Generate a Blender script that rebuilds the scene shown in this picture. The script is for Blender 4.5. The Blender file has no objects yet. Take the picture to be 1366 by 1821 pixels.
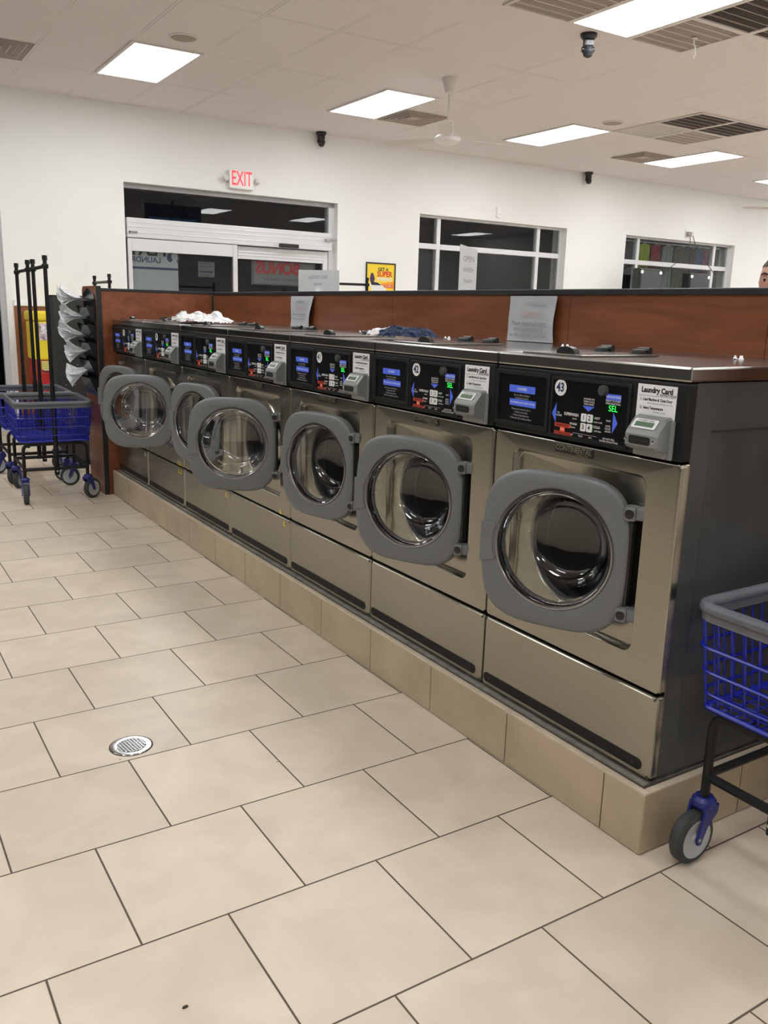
import bpy, bmesh, math, random
from math import sin, cos, pi, radians as RAD
from mathutils import Matrix, Vector, noise
random.seed(7)
C = bpy.context.scene.collection

# ------------------------------------------------------------------ materials
MATS = {}
def nodes(name):
    m = bpy.data.materials.new(name); m.use_nodes = True
    nt = m.node_tree
    return m, nt, nt.nodes['Principled BSDF']
def mat(name, col, rough=.5, metal=0., bump=0., bscale=60., var=0., vscale=3., emit=None, estr=0., coat=0., spec=None):
    if name in MATS: return MATS[name]
    m, nt, b = nodes(name)
    N = nt.nodes.new; L = nt.links.new
    b.inputs['Base Color'].default_value = (*col, 1); b.inputs['Roughness'].default_value = rough
    b.inputs['Metallic'].default_value = metal
    if coat: b.inputs['Coat Weight'].default_value = coat
    if spec is not None: b.inputs['Specular IOR Level'].default_value = spec
    if emit:
        b.inputs['Emission Color'].default_value = (*emit, 1); b.inputs['Emission Strength'].default_value = estr
    tc = N('ShaderNodeTexCoord')
    if var:
        n = N('ShaderNodeTexNoise'); n.inputs['Scale'].default_value = vscale; n.inputs['Detail'].default_value = 4
        L(tc.outputs['Object'], n.inputs['Vector'])
        r = N('ShaderNodeValToRGB')
        r.color_ramp.elements[0].position = .3; r.color_ramp.elements[1].position = .7
        r.color_ramp.elements[0].color = (*[c*(1-var) for c in col], 1); r.color_ramp.elements[1].color = (*[min(1, c*(1+var)) for c in col], 1)
        L(n.outputs['Fac'], r.inputs['Fac']); L(r.outputs['Color'], b.inputs['Base Color'])
    if bump:
        n = N('ShaderNodeTexNoise'); n.inputs['Scale'].default_value = bscale; n.inputs['Detail'].default_value = 3
        L(tc.outputs['Object'], n.inputs['Vector'])
        u = N('ShaderNodeBump'); u.inputs['Strength'].default_value = bump; u.inputs['Distance'].default_value = .002
        L(n.outputs['Fac'], u.inputs['Height']); L(u.outputs['Normal'], b.inputs['Normal'])
    MATS[name] = m
    return m

def brushed(name, col, rough, stretch=(3, 3, 160), metal=1.):
    m, nt, b = nodes(name); N = nt.nodes.new; L = nt.links.new
    b.inputs['Metallic'].default_value = metal
    tc = N('ShaderNodeTexCoord'); mp = N('ShaderNodeMapping'); mp.inputs['Scale'].default_value = stretch
    mp.inputs['Location'].default_value = (7.3, 4.7, 5.9); L(tc.outputs['Object'], mp.inputs['Vector'])
    n = N('ShaderNodeTexNoise'); n.inputs['Scale'].default_value = 2.; n.inputs['Detail'].default_value = 4
    L(mp.outputs['Vector'], n.inputs['Vector'])
    n2 = N('ShaderNodeTexNoise'); n2.inputs['Scale'].default_value = 2.3; n2.inputs['Detail'].default_value = 3
    L(tc.outputs['Object'], n2.inputs['Vector'])
    r = N('ShaderNodeMapRange'); r.inputs['To Min'].default_value = rough*.9; r.inputs['To Max'].default_value = rough*1.15
    L(n2.outputs['Fac'], r.inputs['Value']); L(r.outputs['Result'], b.inputs['Roughness'])
    cr = N('ShaderNodeValToRGB')
    cr.color_ramp.elements[0].position = .25; cr.color_ramp.elements[1].position = .75
    cr.color_ramp.elements[0].color = (*[c*.93 for c in col], 1); cr.color_ramp.elements[1].color = (*[min(1, c*1.05) for c in col], 1)
    L(n.outputs['Fac'], cr.inputs['Fac']); L(cr.outputs['Color'], b.inputs['Base Color'])
    u = N('ShaderNodeBump'); u.inputs['Strength'].default_value = .0; u.inputs['Distance'].default_value = .001
    L(n.outputs['Fac'], u.inputs['Height']); L(u.outputs['Normal'], b.inputs['Normal'])
    MATS[name] = m
    return m

def wood(name, c1, c2, rough=.35, stretch=(6, 1.2, 9)):
    m, nt, b = nodes(name); N = nt.nodes.new; L = nt.links.new
    tc = N('ShaderNodeTexCoord'); mp = N('ShaderNodeMapping'); mp.inputs['Scale'].default_value = stretch
    L(tc.outputs['Object'], mp.inputs['Vector'])
    n = N('ShaderNodeTexNoise'); n.inputs['Scale'].default_value = 1.5; n.inputs['Detail'].default_value = 8; n.inputs['Distortion'].default_value = 1.2
    L(mp.outputs['Vector'], n.inputs['Vector'])
    cr = N('ShaderNodeValToRGB'); cr.color_ramp.elements[0].position = .3; cr.color_ramp.elements[1].position = .72
    cr.color_ramp.elements[0].color = (*c1, 1); cr.color_ramp.elements[1].color = (*c2, 1)
    L(n.outputs['Fac'], cr.inputs['Fac']); L(cr.outputs['Color'], b.inputs['Base Color'])
    b.inputs['Roughness'].default_value = rough
    MATS[name] = m
    return m

def glass(name, tint=(1, 1, 1), rough=0., ior=1.45):
    m, nt, b = nodes(name)
    b.inputs['Base Color'].default_value = (*tint, 1); b.inputs['Transmission Weight'].default_value = 1
    b.inputs['Roughness'].default_value = rough; b.inputs['IOR'].default_value = ior
    MATS[name] = m
    return m

TA, TX0, TY0 = .40638, -.81541, -.07374
def math_node(nt, op, a, b=None, c=None):
    n = nt.nodes.new('ShaderNodeMath'); n.operation = op
    for i, v in enumerate((a, b, c)):
        if v is None: continue
        if isinstance(v, (int, float)): n.inputs[i].default_value = v
        else: nt.links.new(v, n.inputs[i])
    return n.outputs[0]

def floor_material():
    m, nt, b = nodes('beige_floor_tiles'); N = nt.nodes.new; L = nt.links.new
    M = lambda *a: math_node(nt, *a)
    tc = N('ShaderNodeTexCoord'); sx = N('ShaderNodeSeparateXYZ'); L(tc.outputs['Object'], sx.inputs[0])
    v = M('DIVIDE', M('SUBTRACT', sx.outputs['Y'], TY0), TA)
    row = M('FLOOR', v)
    par = M('SUBTRACT', 1., M('FLOORED_MODULO', row, 2.))
    u = M('SUBTRACT', M('DIVIDE', M('SUBTRACT', sx.outputs['X'], TX0), TA), M('MULTIPLY', par, .5))
    col = M('FLOOR', u)
    fu, fv = M('FRACT', u), M('FRACT', v)
    du = M('MINIMUM', fu, M('SUBTRACT', 1., fu)); dv = M('MINIMUM', fv, M('SUBTRACT', 1., fv))
    d = M('MINIMUM', du, dv)
    g = N('ShaderNodeMapRange'); g.interpolation_type = 'SMOOTHSTEP'
    g.inputs['From Min'].default_value = .0035; g.inputs['From Max'].default_value = .0085
    L(d, g.inputs['Value'])          # 0 in the joint, 1 on the tile
    cx = N('ShaderNodeCombineXYZ'); L(col, cx.inputs[0]); L(row, cx.inputs[1])
    wn = N('ShaderNodeTexWhiteNoise'); L(cx.outputs[0], wn.inputs['Vector'])
    off = N('ShaderNodeVectorMath'); off.operation = 'MULTIPLY_ADD'
    L(wn.outputs['Color'], off.inputs[0]); off.inputs[1].default_value = (9, 9, 9); L(tc.outputs['Object'], off.inputs[2])
    n = N('ShaderNodeTexNoise'); n.inputs['Scale'].default_value = 5; n.inputs['Detail'].default_value = 6; n.inputs['Distortion'].default_value = .8
    L(off.outputs[0], n.inputs['Vector'])
    cr = N('ShaderNodeValToRGB'); cr.color_ramp.elements[0].position = .3; cr.color_ramp.elements[1].position = .75
    cr.color_ramp.elements[0].color = (.55, .465, .365, 1); cr.color_ramp.elements[1].color = (.66, .57, .46, 1)
    L(n.outputs['Fac'], cr.inputs['Fac'])
    hv = N('ShaderNodeHueSaturation'); L(cr.outputs['Color'], hv.inputs['Color'])
    L(M('MULTIPLY_ADD', wn.outputs['Value'], .10, .95), hv.inputs['Value'])
    mx = N('ShaderNodeMix'); mx.data_type = 'RGBA'
    mx.inputs['A'].default_value = (.085, .062, .042, 1); L(hv.outputs['Color'], mx.inputs['B']); L(g.outputs['Result'], mx.inputs['Factor'])
    L(mx.outputs['Result'], b.inputs['Base Color'])
    L(M('MULTIPLY_ADD', g.outputs['Result'], -.42, .8), b.inputs['Roughness'])
    n3 = N('ShaderNodeTexNoise'); n3.inputs['Scale'].default_value = 18; n3.inputs['Detail'].default_value = 4; L(off.outputs[0], n3.inputs['Vector'])
    h = M('MULTIPLY_ADD', n3.outputs['Fac'], .25, g.outputs['Result'])
    bp = N('ShaderNodeBump'); bp.inputs['Strength'].default_value = .35; bp.inputs['Distance'].default_value = .002
    L(h, bp.inputs['Height']); L(bp.outputs['Normal'], b.inputs['Normal'])
    return m

CX0, CY0, CZ, CG = .620, 6.2549, 3.463, .6096
def ceiling_material():
    m, nt, b = nodes('ceiling_tiles'); N = nt.nodes.new; L = nt.links.new
    M = lambda *a: math_node(nt, *a)
    tc = N('ShaderNodeTexCoord'); sx = N('ShaderNodeSeparateXYZ'); L(tc.outputs['Object'], sx.inputs[0])
    u = M('FRACT', M('DIVIDE', M('SUBTRACT', sx.outputs['X'], CX0), CG)); v = M('FRACT', M('DIVIDE', M('SUBTRACT', sx.outputs['Y'], CY0), CG*2))
    du = M('MULTIPLY', M('MINIMUM', u, M('SUBTRACT', 1., u)), CG); dv = M('MULTIPLY', M('MINIMUM', v, M('SUBTRACT', 1., v)), CG*2)
    d = M('MINIMUM', du, dv)
    # a faint dark seam where tile meets the narrow painted bar
    s = M('ABSOLUTE', M('SUBTRACT', d, .012))
    g = N('ShaderNodeMapRange'); g.inputs['From Min'].default_value = .001; g.inputs['From Max'].default_value = .004; L(s, g.inputs['Value'])
    n = N('ShaderNodeTexNoise'); n.inputs['Scale'].default_value = .9; L(tc.outputs['Object'], n.inputs['Vector'])
    seam = N('ShaderNodeMapRange'); seam.inputs['From Min'].default_value = .45; seam.inputs['From Max'].default_value = .62
    seam.inputs['To Min'].default_value = .03; seam.inputs['To Max'].default_value = .5; L(n.outputs['Fac'], seam.inputs['Value'])
    k = M('SUBTRACT', 1., M('MULTIPLY', M('SUBTRACT', 1., g.outputs['Result']), seam.outputs['Result']))
    mx = N('ShaderNodeMix'); mx.data_type = 'RGBA'; mx.inputs['A'].default_value = (.1, .085, .08, 1); mx.inputs['B'].default_value = (.74, .70, .695, 1)
    L(k, mx.inputs['Factor']); L(mx.outputs['Result'], b.inputs['Base Color']); b.inputs['Roughness'].default_value = .9
    n3 = N('ShaderNodeTexNoise'); n3.inputs['Scale'].default_value = 120; L(tc.outputs['Object'], n3.inputs['Vector'])
    bp = N('ShaderNodeBump'); bp.inputs['Strength'].default_value = .15; bp.inputs['Distance'].default_value = .002
    L(n3.outputs['Fac'], bp.inputs['Height']); L(bp.outputs['Normal'], b.inputs['Normal'])
    return m

def perforated(name):
    m, nt, b = nodes(name); N = nt.nodes.new; L = nt.links.new
    tc = N('ShaderNodeTexCoord'); v = N('ShaderNodeTexVoronoi'); v.inputs['Scale'].default_value = 45; v.inputs['Randomness'].default_value = .12
    L(tc.outputs['Object'], v.inputs['Vector'])
    r = N('ShaderNodeMapRange'); r.inputs['From Min'].default_value = .22; r.inputs['From Max'].default_value = .28; L(v.outputs['Distance'], r.inputs['Value'])
    mx = N('ShaderNodeMix'); mx.data_type = 'RGBA'; mx.inputs['A'].default_value = (.002, .002, .002, 1); mx.inputs['B'].default_value = (.09, .10, .115, 1)
    L(r.outputs['Result'], mx.inputs['Factor']); L(mx.outputs['Result'], b.inputs['Base Color'])
    b.inputs['Metallic'].default_value = .9; b.inputs['Roughness'].default_value = .32
    MATS[name] = m
    return m

STEEL = brushed('brushed_stainless', (.36, .345, .292), .24)
LIDM = brushed('lid_stainless', (.36, .35, .335), .2, (160, 3, 3))
SIDE = mat('dark_painted_side', (.075, .08, .08), .3, .3, var=.25, vscale=4)
DARK = mat('black_plastic', (.012, .012, .012), .35)
BLKGLOSS = mat('glossy_black_panel', (.003, .003, .004), .3, spec=.2)
FASC = mat('dark_fascia_plastic', (.010, .010, .010), .5, bump=.1, bscale=300, spec=.25)
DOORG = mat('grey_door_plastic', (.14, .146, .15), .42, bump=.08, bscale=250)
GASK = mat('dark_rubber', (.02, .02, .022), .5)
CHROME = mat('chrome', (.6, .61, .62), .12, 1.)
RDR = mat('reader_grey', (.23, .24, .24), .35, .2, bump=.05, bscale=300)
WHT = mat('white_print', (.75, .75, .75), .6)
PAPER = mat('white_paper', (.72, .73, .74), .75, bump=.1, bscale=20)
BLUE = mat('blue_print', (.05, .10, .52), .5, emit=(.06, .13, .7), estr=.25)
RED = mat('red_print', (.5, .04, .02), .5)
ORANGE = mat('orange_print', (.9, .12, .03), .5)
INK = mat('black_ink', (.01, .01, .01), .6)
INKF = mat('faded_ink', (.38, .38, .40), .8)
INKR = mat('faded_red_ink', (.55, .35, .33), .8)
NAVY = mat('navy_print', (.01, .02, .08), .5)
GREENLED = mat('green_led', (.0, .3, .05), .4, emit=(.05, 1., .10), estr=1.3)
GREENDIM = mat('dim_green_lamp', (.25, .45, .25), .4, emit=(.3, 1., .3), estr=.15)
LCD = mat('reader_lcd', (.09, .16, .10), .25)
YEL = mat('yellow_sticker', (.75, .62, .05), .5)
TILE = mat('plinth_tile', (.43, .345, .235), .35, var=.14, vscale=4, bump=.1, bscale=30)
GROUT = mat('dark_grout', (.06, .045, .03), .85)
CONC = mat('grey_concrete', (.20, .19, .165), .85, var=.3, vscale=25, bump=.5, bscale=90)
WOOD = wood('cherry_laminate', (.15, .044, .016), (.25, .084, .034), .32)
WOODL = wood('light_cherry_laminate', (.24, .085, .03), (.32, .12, .05), .4, (9, 9, 1.5))
BLKTRIM = mat('black_edge_trim', (.012, .012, .014), .4)
WALL = mat('white_wall_paint', (.82, .825, .815), .85, var=.02, vscale=.8)
WTRIM = mat('white_trim_paint', (.85, .85, .85), .5)
ALU = mat('white_aluminium', (.68, .69, .71), .38, .25)
ALUG = mat('grey_aluminium', (.42, .43, .45), .4, .5)
PANE = glass('window_glass', (.92, .97, .95), 0., 1.31)
BOWL = glass('bowl_glass', (.97, .985, 1.), 0., 1.5)
LIGHT = mat('lit_diffuser', (1, 1, 1), .5, emit=(.97, .99, 1.0), estr=16.)
GREY = mat('dark_grey_laminate', (.045, .047, .046), .45)
BLACKM = mat('black_powder_coat', (.008, .008, .008), .42, spec=.3)
RIM = mat('grey_rubber_rim', (.115, .122, .14), .3)
BLUEW = mat('blue_wire_coating', (.006, .014, .30), .25)
BLUEF = mat('blue_fork_plastic', (.015, .022, .18), .35)
TIRE = mat('dark_tire', (.03, .034, .033), .6)
HUB = mat('grey_wheel_hub', (.42, .44, .45), .4)
CHW = mat('ceiling_white_metal', (.70, .67, .65), .5)
VENTG = mat('vent_grey', (.36, .31, .275), .7)
VENTD = mat('vent_dark', (.085, .07, .064), .7)
VENTP = mat('vent_pale', (.47, .42, .39), .8)
VENTB = mat('vent_beige', (.52, .46, .42), .7)
CAMB = mat('camera_black', (.012, .012, .014), .3)
YELP = mat('yellow_plastic', (.80, .62, .03), .4)
REDP = mat('red_plastic', (.45, .02, .015), .4)
INKN = mat('notice_ink', (.20, .20, .22), .8)
NOTE = mat('shaded_notice_paper', (.45, .47, .50), .75)  # white paper with the shade it hangs in put into its colour
NEWS = mat('newsprint', (.74, .75, .76), .85, var=.3, vscale=60)
CLOTHW = mat('white_cotton', (.72, .72, .73), .9, bump=.5, bscale=90)
CLOTHN = mat('navy_cotton', (.018, .03, .075), .9, bump=.8, bscale=60, var=.8, vscale=45)
EXITR = mat('exit_red', (.9, .05, .06), .5, emit=(1., .045, .075), estr=.95)
PERF = perforated('perforated_drum')
DRUMM = mat('drum_steel', (.12, .13, .145), .28, 1.)

# ------------------------------------------------------------------ mesh builder
def text_geo(s, size, bold=0., cache={}):
    key = (s, size, bold)
    if key not in cache:
        cu = bpy.data.curves.new('txt', 'FONT'); cu.body = s; cu.size = size; cu.offset = bold*size
        cu.align_x = 'CENTER'; cu.align_y = 'CENTER'; cu.fill_mode = 'FRONT'; cu.resolution_u = 3
        ob = bpy.data.objects.new('txt', cu)
        me = bpy.data.meshes.new_from_object(ob)
        cache[key] = ([v.co.copy() for v in me.vertices], [tuple(p.vertices) for p in me.polygons])
        bpy.data.objects.remove(ob); bpy.data.curves.remove(cu); bpy.data.meshes.remove(me)
    return cache[key]

class MB:
    def __init__(s): s.v = []; s.f = []; s.mi = []; s.sm = []; s.mats = []
    def m(s, mt):
        if mt not in s.mats: s.mats.append(mt)
        return s.mats.index(mt)
    def add(s, vs, fs, mt, smooth=False, M=None):
        o = len(s.v); i = s.m(mt)
        s.v += [tuple(M @ Vector(v)) for v in vs] if M is not None else [tuple(v) for v in vs]
        for f in fs:
            s.f.append(tuple(k+o for k in f)); s.mi.append(i); s.sm.append(smooth)
        return s
    def box(s, a, b, mt, bev=0., M=None, seg=2):
        a, b = [min(p, q) for p, q in zip(a, b)], [max(p, q) for p, q in zip(a, b)]
        bm = bmesh.new(); bmesh.ops.create_cube(bm, size=1)
        for v in bm.verts:
            v.co = Vector([(a[i]+b[i])/2 + v.co[i]*(b[i]-a[i]) for i in range(3)])
        if bev:
            bmesh.ops.bevel(bm, geom=list(bm.edges), offset=min(bev, .49*min(b[i]-a[i] for i in range(3))), segments=seg, profile=.6, affect='EDGES')
        bm.verts.index_update()
        s.add([v.co.copy() for v in bm.verts], [[v.index for v in f.verts] for f in bm.faces], mt, False, M)
        bm.free(); return s
    def loft(s, loops, mt, smooth=True, cap0=False, cap1=False, closed=True, M=None):
        n = len(loops[0]); vs = [p for l in loops for p in l]; fs = []
        for i in range(len(loops)-1):
            for j in range(n if closed else n-1):
                k = (j+1) % n
                fs.append((i*n+j, i*n+k, (i+1)*n+k, (i+1)*n+j))
        if cap0: fs.append(tuple(range(n-1, -1, -1)))
        if cap1: fs.append(tuple((len(loops)-1)*n+j for j in range(n)))
        return s.add(vs, fs, mt, smooth, M)
    def tube(s, pts, r, mt, seg=8, closed=False, cap=True, M=None, rs=None):
        pts = [Vector(p) for p in pts]; n = len(pts); loops = []
        up = None
        for i, p in enumerate(pts):
            a = pts[(i-1) % n] if (closed or i) else p; b = pts[(i+1) % n] if (closed or i < n-1) else p
            t = (b-a).normalized()
            if up is None:
                up = Vector((0, 0, 1)) if abs(t.z) < .9 else Vector((1, 0, 0))
            x = t.cross(up)
            if x.length < 1e-4: x = t.cross(Vector((.3, 1, .2)))
            x.normalize(); y = x.cross(t).normalized(); up = y
            rr = rs[i] if rs else r
            loops.append([p + x*rr*cos(2*pi*k/seg) + y*rr*sin(2*pi*k/seg) for k in range(seg)])
        if closed: loops.append(loops[0])
        return s.loft(loops, mt, True, cap and not closed, cap and not closed, M=M)
    def lathe(s, prof, mt, seg=32, M=None, smooth=True, close=False):
        """prof: (radius, z) pairs round the z axis"""
        loops = [[(r*cos(2*pi*k/seg), r*sin(2*pi*k/seg), z) for k in range(seg)] for r, z in prof]
        if close: loops.append(loops[0])
        return s.loft(loops, mt, smooth, M=M)
    def prism(s, poly, h0, h1, mt, M=None, smooth=False):
        return s.loft([[(x, y, h0) for x, y in poly], [(x, y, h1) for x, y in poly]], mt, smooth, True, True, M=M)
    def quad(s, a, b, c, d, mt): return s.add([a, b, c, d], [(0, 1, 2, 3)], mt)
    def text(s, t, size, mt, M, bold=.012, sx=1., mirror=False):
        v, f = text_geo(t, size, bold)
        return s.add([(p.x*sx*(-1 if mirror else 1), p.y, p.z) for p in v], f, mt, False, M)
    def build(s, name, parent=None, loc=None, rot=None, autosmooth=True):
        me = bpy.data.meshes.new(name)
        me.from_pydata(s.v, [], s.f)
        for mt in s.mats: me.materials.append(mt)
        me.polygons.foreach_set('material_index', s.mi); me.polygons.foreach_set('use_smooth', s.sm)
        bm = bmesh.new(); bm.from_mesh(me)
        bmesh.ops.recalc_face_normals(bm, faces=bm.faces) if not getattr(s, 'keep', False) else None
        for e in bm.edges:
            if len(e.link_faces) == 2 and e.calc_face_angle(0) > RAD(38): e.smooth = False
        bm.to_mesh(me); bm.free()
        o = bpy.data.objects.new(name, me); C.objects.link(o)
        wn = o.modifiers.new('weighted', 'WEIGHTED_NORMAL'); wn.keep_sharp = True
        if parent: o.parent = parent
        if loc: o.location = loc
        if rot: o.rotation_euler = rot
        return o

def basis(o, x, y):
    """matrix whose local x, y run along x, y and that sits at o: lettering written on a surface"""
    x = Vector(x).normalized(); y = Vector(y).normalized(); z = x.cross(y)
    return Matrix(((x.x, y.x, z.x, o[0]), (x.y, y.y, z.y, o[1]), (x.z, y.z, z.z, o[2]), (0, 0, 0, 1)))
def rrect(cx, cy, w, h, r, n=12):
    r = min(r, w/2, h/2); out = []
    for qx, qy, a0 in ((1, 1, 0), (-1, 1, 90), (-1, -1, 180), (1, -1, 270)):
        for k in range(n):
            a = RAD(a0 + 90*k/(n-1))
            out.append((cx+qx*(w/2-r)+r*cos(a), cy+qy*(h/2-r)+r*sin(a)))
    return out
def yz(loop, x): return [(x, a, b) for a, b in loop]
def superloop(cx, cy, w, h, e, n=12, s=0.):
    out = []
    for k in range(4*n):
        a = 2*pi*(k+.5)/(4*n)
        c, d = cos(a), sin(a)
        out.append((cx+(w/2-s)*math.copysign(abs(c)**(2/e), c), cy+(h/2-s)*math.copysign(abs(d)**(2/e), d)))
    return out
def circ(cx, cy, r, n=12):
    return [(cx+r*cos(2*pi*(k+.5)/(4*n)), cy+r*sin(2*pi*(k+.5)/(4*n))) for k in range(4*n)]

def tag(o, label, cat, group=None, kind=None):
    if label: o['label'] = label
    if cat: o['category'] = cat
    if group: o['group'] = group
    if kind: o['kind'] = kind
    return o
def thing(name, label, cat, loc=(0, 0, 0), rz=0, group=None):
    o = bpy.data.objects.new(name, None); C.objects.link(o)
    o.location = loc; o.rotation_euler = (0, 0, rz); o.empty_display_size = .1
    return tag(o, label, cat, group)
def struct(o): o['kind'] = 'structure'; return o
def dup(root, label=None, loc=None, rz=None, skip=()):
    r = root.copy(); C.objects.link(r)
    if loc: r.location = loc
    if rz is not None: r.rotation_euler = (0, 0, rz)
    if label: r['label'] = label
    for ch in list(root.children):
        if ch in skip: continue
        c = ch.copy(); C.objects.link(c); c.parent = r
        for g in list(ch.children):
            if g in skip: continue
            d = g.copy(); C.objects.link(d); d.parent = c
    return r

# ------------------------------------------------------------------ room
WY = 8.607
XL, XR, YB = -5., 14., -8.
fl = MB(); fl.quad((XL, YB, 0), (XR, YB, 0), (XR, WY+.3, 0), (XL, WY+.3, 0), floor_material()); struct(fl.build('floor'))
ce = MB(); ce.quad((XL, YB, CZ), (XL, WY, CZ), (XR, WY, CZ), (XR, YB, CZ), ceiling_material()); ce.keep = True; struct(ce.build('ceiling'))
OPEN = [(-4.8, -.085, 0., 2.68), (1.18, 3.845, 0., 2.68), (5.087, 7.738, .75, 2.657), (8.995, 11.668, .75, 2.652)]
w = MB(); T = .30
xs = XL
for x0, x1, z0, z1 in OPEN:
    w.box((xs, WY, 0), (x0, WY+T, CZ), WALL)
    w.box((x0, WY, z1), (x1, WY+T, CZ), WALL)
    if z0 > 0: w.box((x0, WY, 0), (x1, WY+T, z0), WALL)
    xs = x1
w.box((xs, WY, 0), (XR, WY+T, CZ), WALL)
struct(w.build('wall_far'))
for nm, a, b in (('wall_left', (XL-.1, YB, 0), (XL, WY+T, CZ)), ('wall_right', (XR, YB, 0), (XR+.1, WY+T, CZ)), ('wall_back', (XL-.1, YB-.1, 0), (XR+.1, YB, CZ))):
    w = MB(); w.box(a, b, WALL); struct(w.build(nm))
w = MB(); w.box((XL, YB, 0), (XL+.02, WY-.02, 2.4), mat('dark_reflection_panel', (.05, .045, .04), .6)); struct(w.build('trim_9'))  # unseen dark panel, added so the steel fronts reflect something dark
# wood wainscot with a white rail, left of the exit door and between the openings
for k, (a, b) in enumerate(((-.02, 1.14), (3.89, 5.0), (7.8, 8.9), (11.75, XR))):
    w = MB(); w.box((a, WY-.014, .0), (b, WY, 1.335), WOODL); struct(w.build('trim_%d' % (k*2+1)))
    w = MB(); w.box((a, WY-.03, 1.335), (b, WY, 1.365), WTRIM, .006); w.box((a, WY-.022, 1.365), (b, WY, 1.395), WTRIM, .004); struct(w.build('trim_%d' % (k*2+2)))

def window(name, x0, x1, z0, z1, bars, zt, y=WY+.10):
    root = bpy.data.objects.new(name, None); C.objects.link(root); root['kind'] = 'structure'; root.location = ((x0+x1)/2, y, z0)
    o = Vector(root.location); fw = .045
    f = MB(); B = lambda a, b: f.box(Vector(a)-o, Vector(b)-o, ALU, .004)
    d0, d1 = y, y+.08
    B((x0, d0, z0), (x1, d1, z0+fw)); B((x0, d0, z1-fw*.6), (x1, d1, z1)); B((x0, d0, z0+fw), (x0+.02, d1, z1-fw*.6)); B((x1-fw, d0, z0+fw), (x1, d1, z1-fw*.6))
    cuts = [x0+.02] + bars + [x1-fw]
    for b in bars: B((b-.03, d0, z0+fw), (b+.03, d1, z1-fw*.6))
    for i in range(len(cuts)-1):
        B((cuts[i]+(.03 if i else 0), d0, zt-.035), (cuts[i+1]-(.03 if i < len(cuts)-2 else 0), d1, zt+.035))
    f.build('window_frame', root)
    for i in range(len(cuts)-1):
        for a, b in ((z0+fw, zt-.035), (zt+.035, z1-fw*.6)):
            g = MB(); p0 = Vector((cuts[i]+(.03 if i else 0), y+.035, a))-o; p1 = Vector((cuts[i+1]-(.03 if i < len(cuts)-2 else 0), y+.043, b))-o
            g.box(p0, p1, PANE); g.build('window_pane', root)
    return root
window('window_1', 5.087, 7.738, .75, 2.657, [5.475, 7.275], 2.262)
window('window_2', 8.995, 11.668, .75, 2.652, [9.395, 11.275], 2.262)
window('window_3', -4.8, -.085, 0., 2.68, [-3.2, -1.6], 2.1)

# exit door: white aluminium automatic slider under a transom
door = bpy.data.objects.new('door_1', None); C.objects.link(door); door['kind'] = 'structure'; door.location = (2.5, WY+.1, 0)
do = Vector(door.location)
def dbox(m, a, b, mt, bev=.004): m.box(Vector(a)-do, Vector(b)-do, mt, bev)
f = MB()
dbox(f, (1.18, WY+.10, 2.63), (3.845, WY+.2, 2.68), ALUG); dbox(f, (1.18, WY+.1, 0), (1.20, WY+.2, 2.63), ALU); dbox(f, (3.765, WY+.09, 0), (3.845, WY+.2, 2.63), ALU)
f.build('door_frame', door)
h = MB()
dbox(h, (1.2, WY-.0, 2.105), (3.765, WY+.16, 2.315), ALU, .008)
for z in (2.155, 2.215, 2.262): dbox(h, (1.2, WY-.004, z), (3.765, WY+.01, z+.012), ALU, .003)
hd = h.build('door_header', door)
g = MB(); dbox(g, (1.215, WY-.012, 2.145), (1.315, WY-.003, 2.175), ALUG, .003)
g.text('STANLEY', .02, INK, basis(Vector((1.268, WY-.0135, 2.16))-do, (1, 0, 0), (0, 0, 1)), .02)
g.add([Vector((1.219, WY-.0135, 2.15))-do, Vector((1.23, WY-.0135, 2.15))-do, Vector((1.23, WY-.0135, 2.17))-do, Vector((1.219, WY-.0135, 2.17))-do], [(0, 1, 2, 3)], INK)
g.build('maker_plate', hd)
g = MB(); dbox(g, (3.03, WY-.045, 2.105), (3.29, WY-.003, 2.152), DARK, .015); g.build('motion_sensor', hd)
g = MB(); g.tube([Vector((3.68, WY-.03, 2.235))-do, Vector((3.82, WY-.03, 2.24))-do], .014, ALUG); dbox(g, (3.66, WY-.05, 2.215), (3.72, WY-.003, 2.25), ALUG, .008); g.build('door_switch', hd)
g = MB(); dbox(g, (1.2, WY+.14, 2.315), (3.765, WY+.148, 2.63), PANE, 0); g.build('transom_pane', door)
def leaf(nm, x0, x1, zt, y0, fw, top):
    m = MB()
    dbox(m, (x0, y0, .02), (x0+fw, y0+.045, zt), ALU); dbox(m, (x1-fw-.01, y0, .02), (x1, y0+.045, zt), ALU)
    dbox(m, (x0+fw, y0, zt-top), (x1-fw-.01, y0+.045, zt), ALU); dbox(m, (x0+fw, y0, .02), (x1-fw-.01, y0+.045, .25), ALU)
    l = m.build('door_leaf', door)
    p = MB(); dbox(p, (x0+fw, y0+.018, .25), (x1-fw-.01, y0+.026, zt-top), PANE, 0); p.build('door_pane', l)
    return l
leaf('l', 1.205, 2.50, 2.098, WY+.01, .045, .135)
l2 = leaf('r', 2.47, 3.75, 2.095, WY+.075, .06, .145)
m = MB()
for z in (1.985, 2.02, 2.055): dbox(m, (2.53, WY+.068, z), (3.70, WY+.075, z+.02), ALU, .003)
m.build('door_track', l2)

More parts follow.
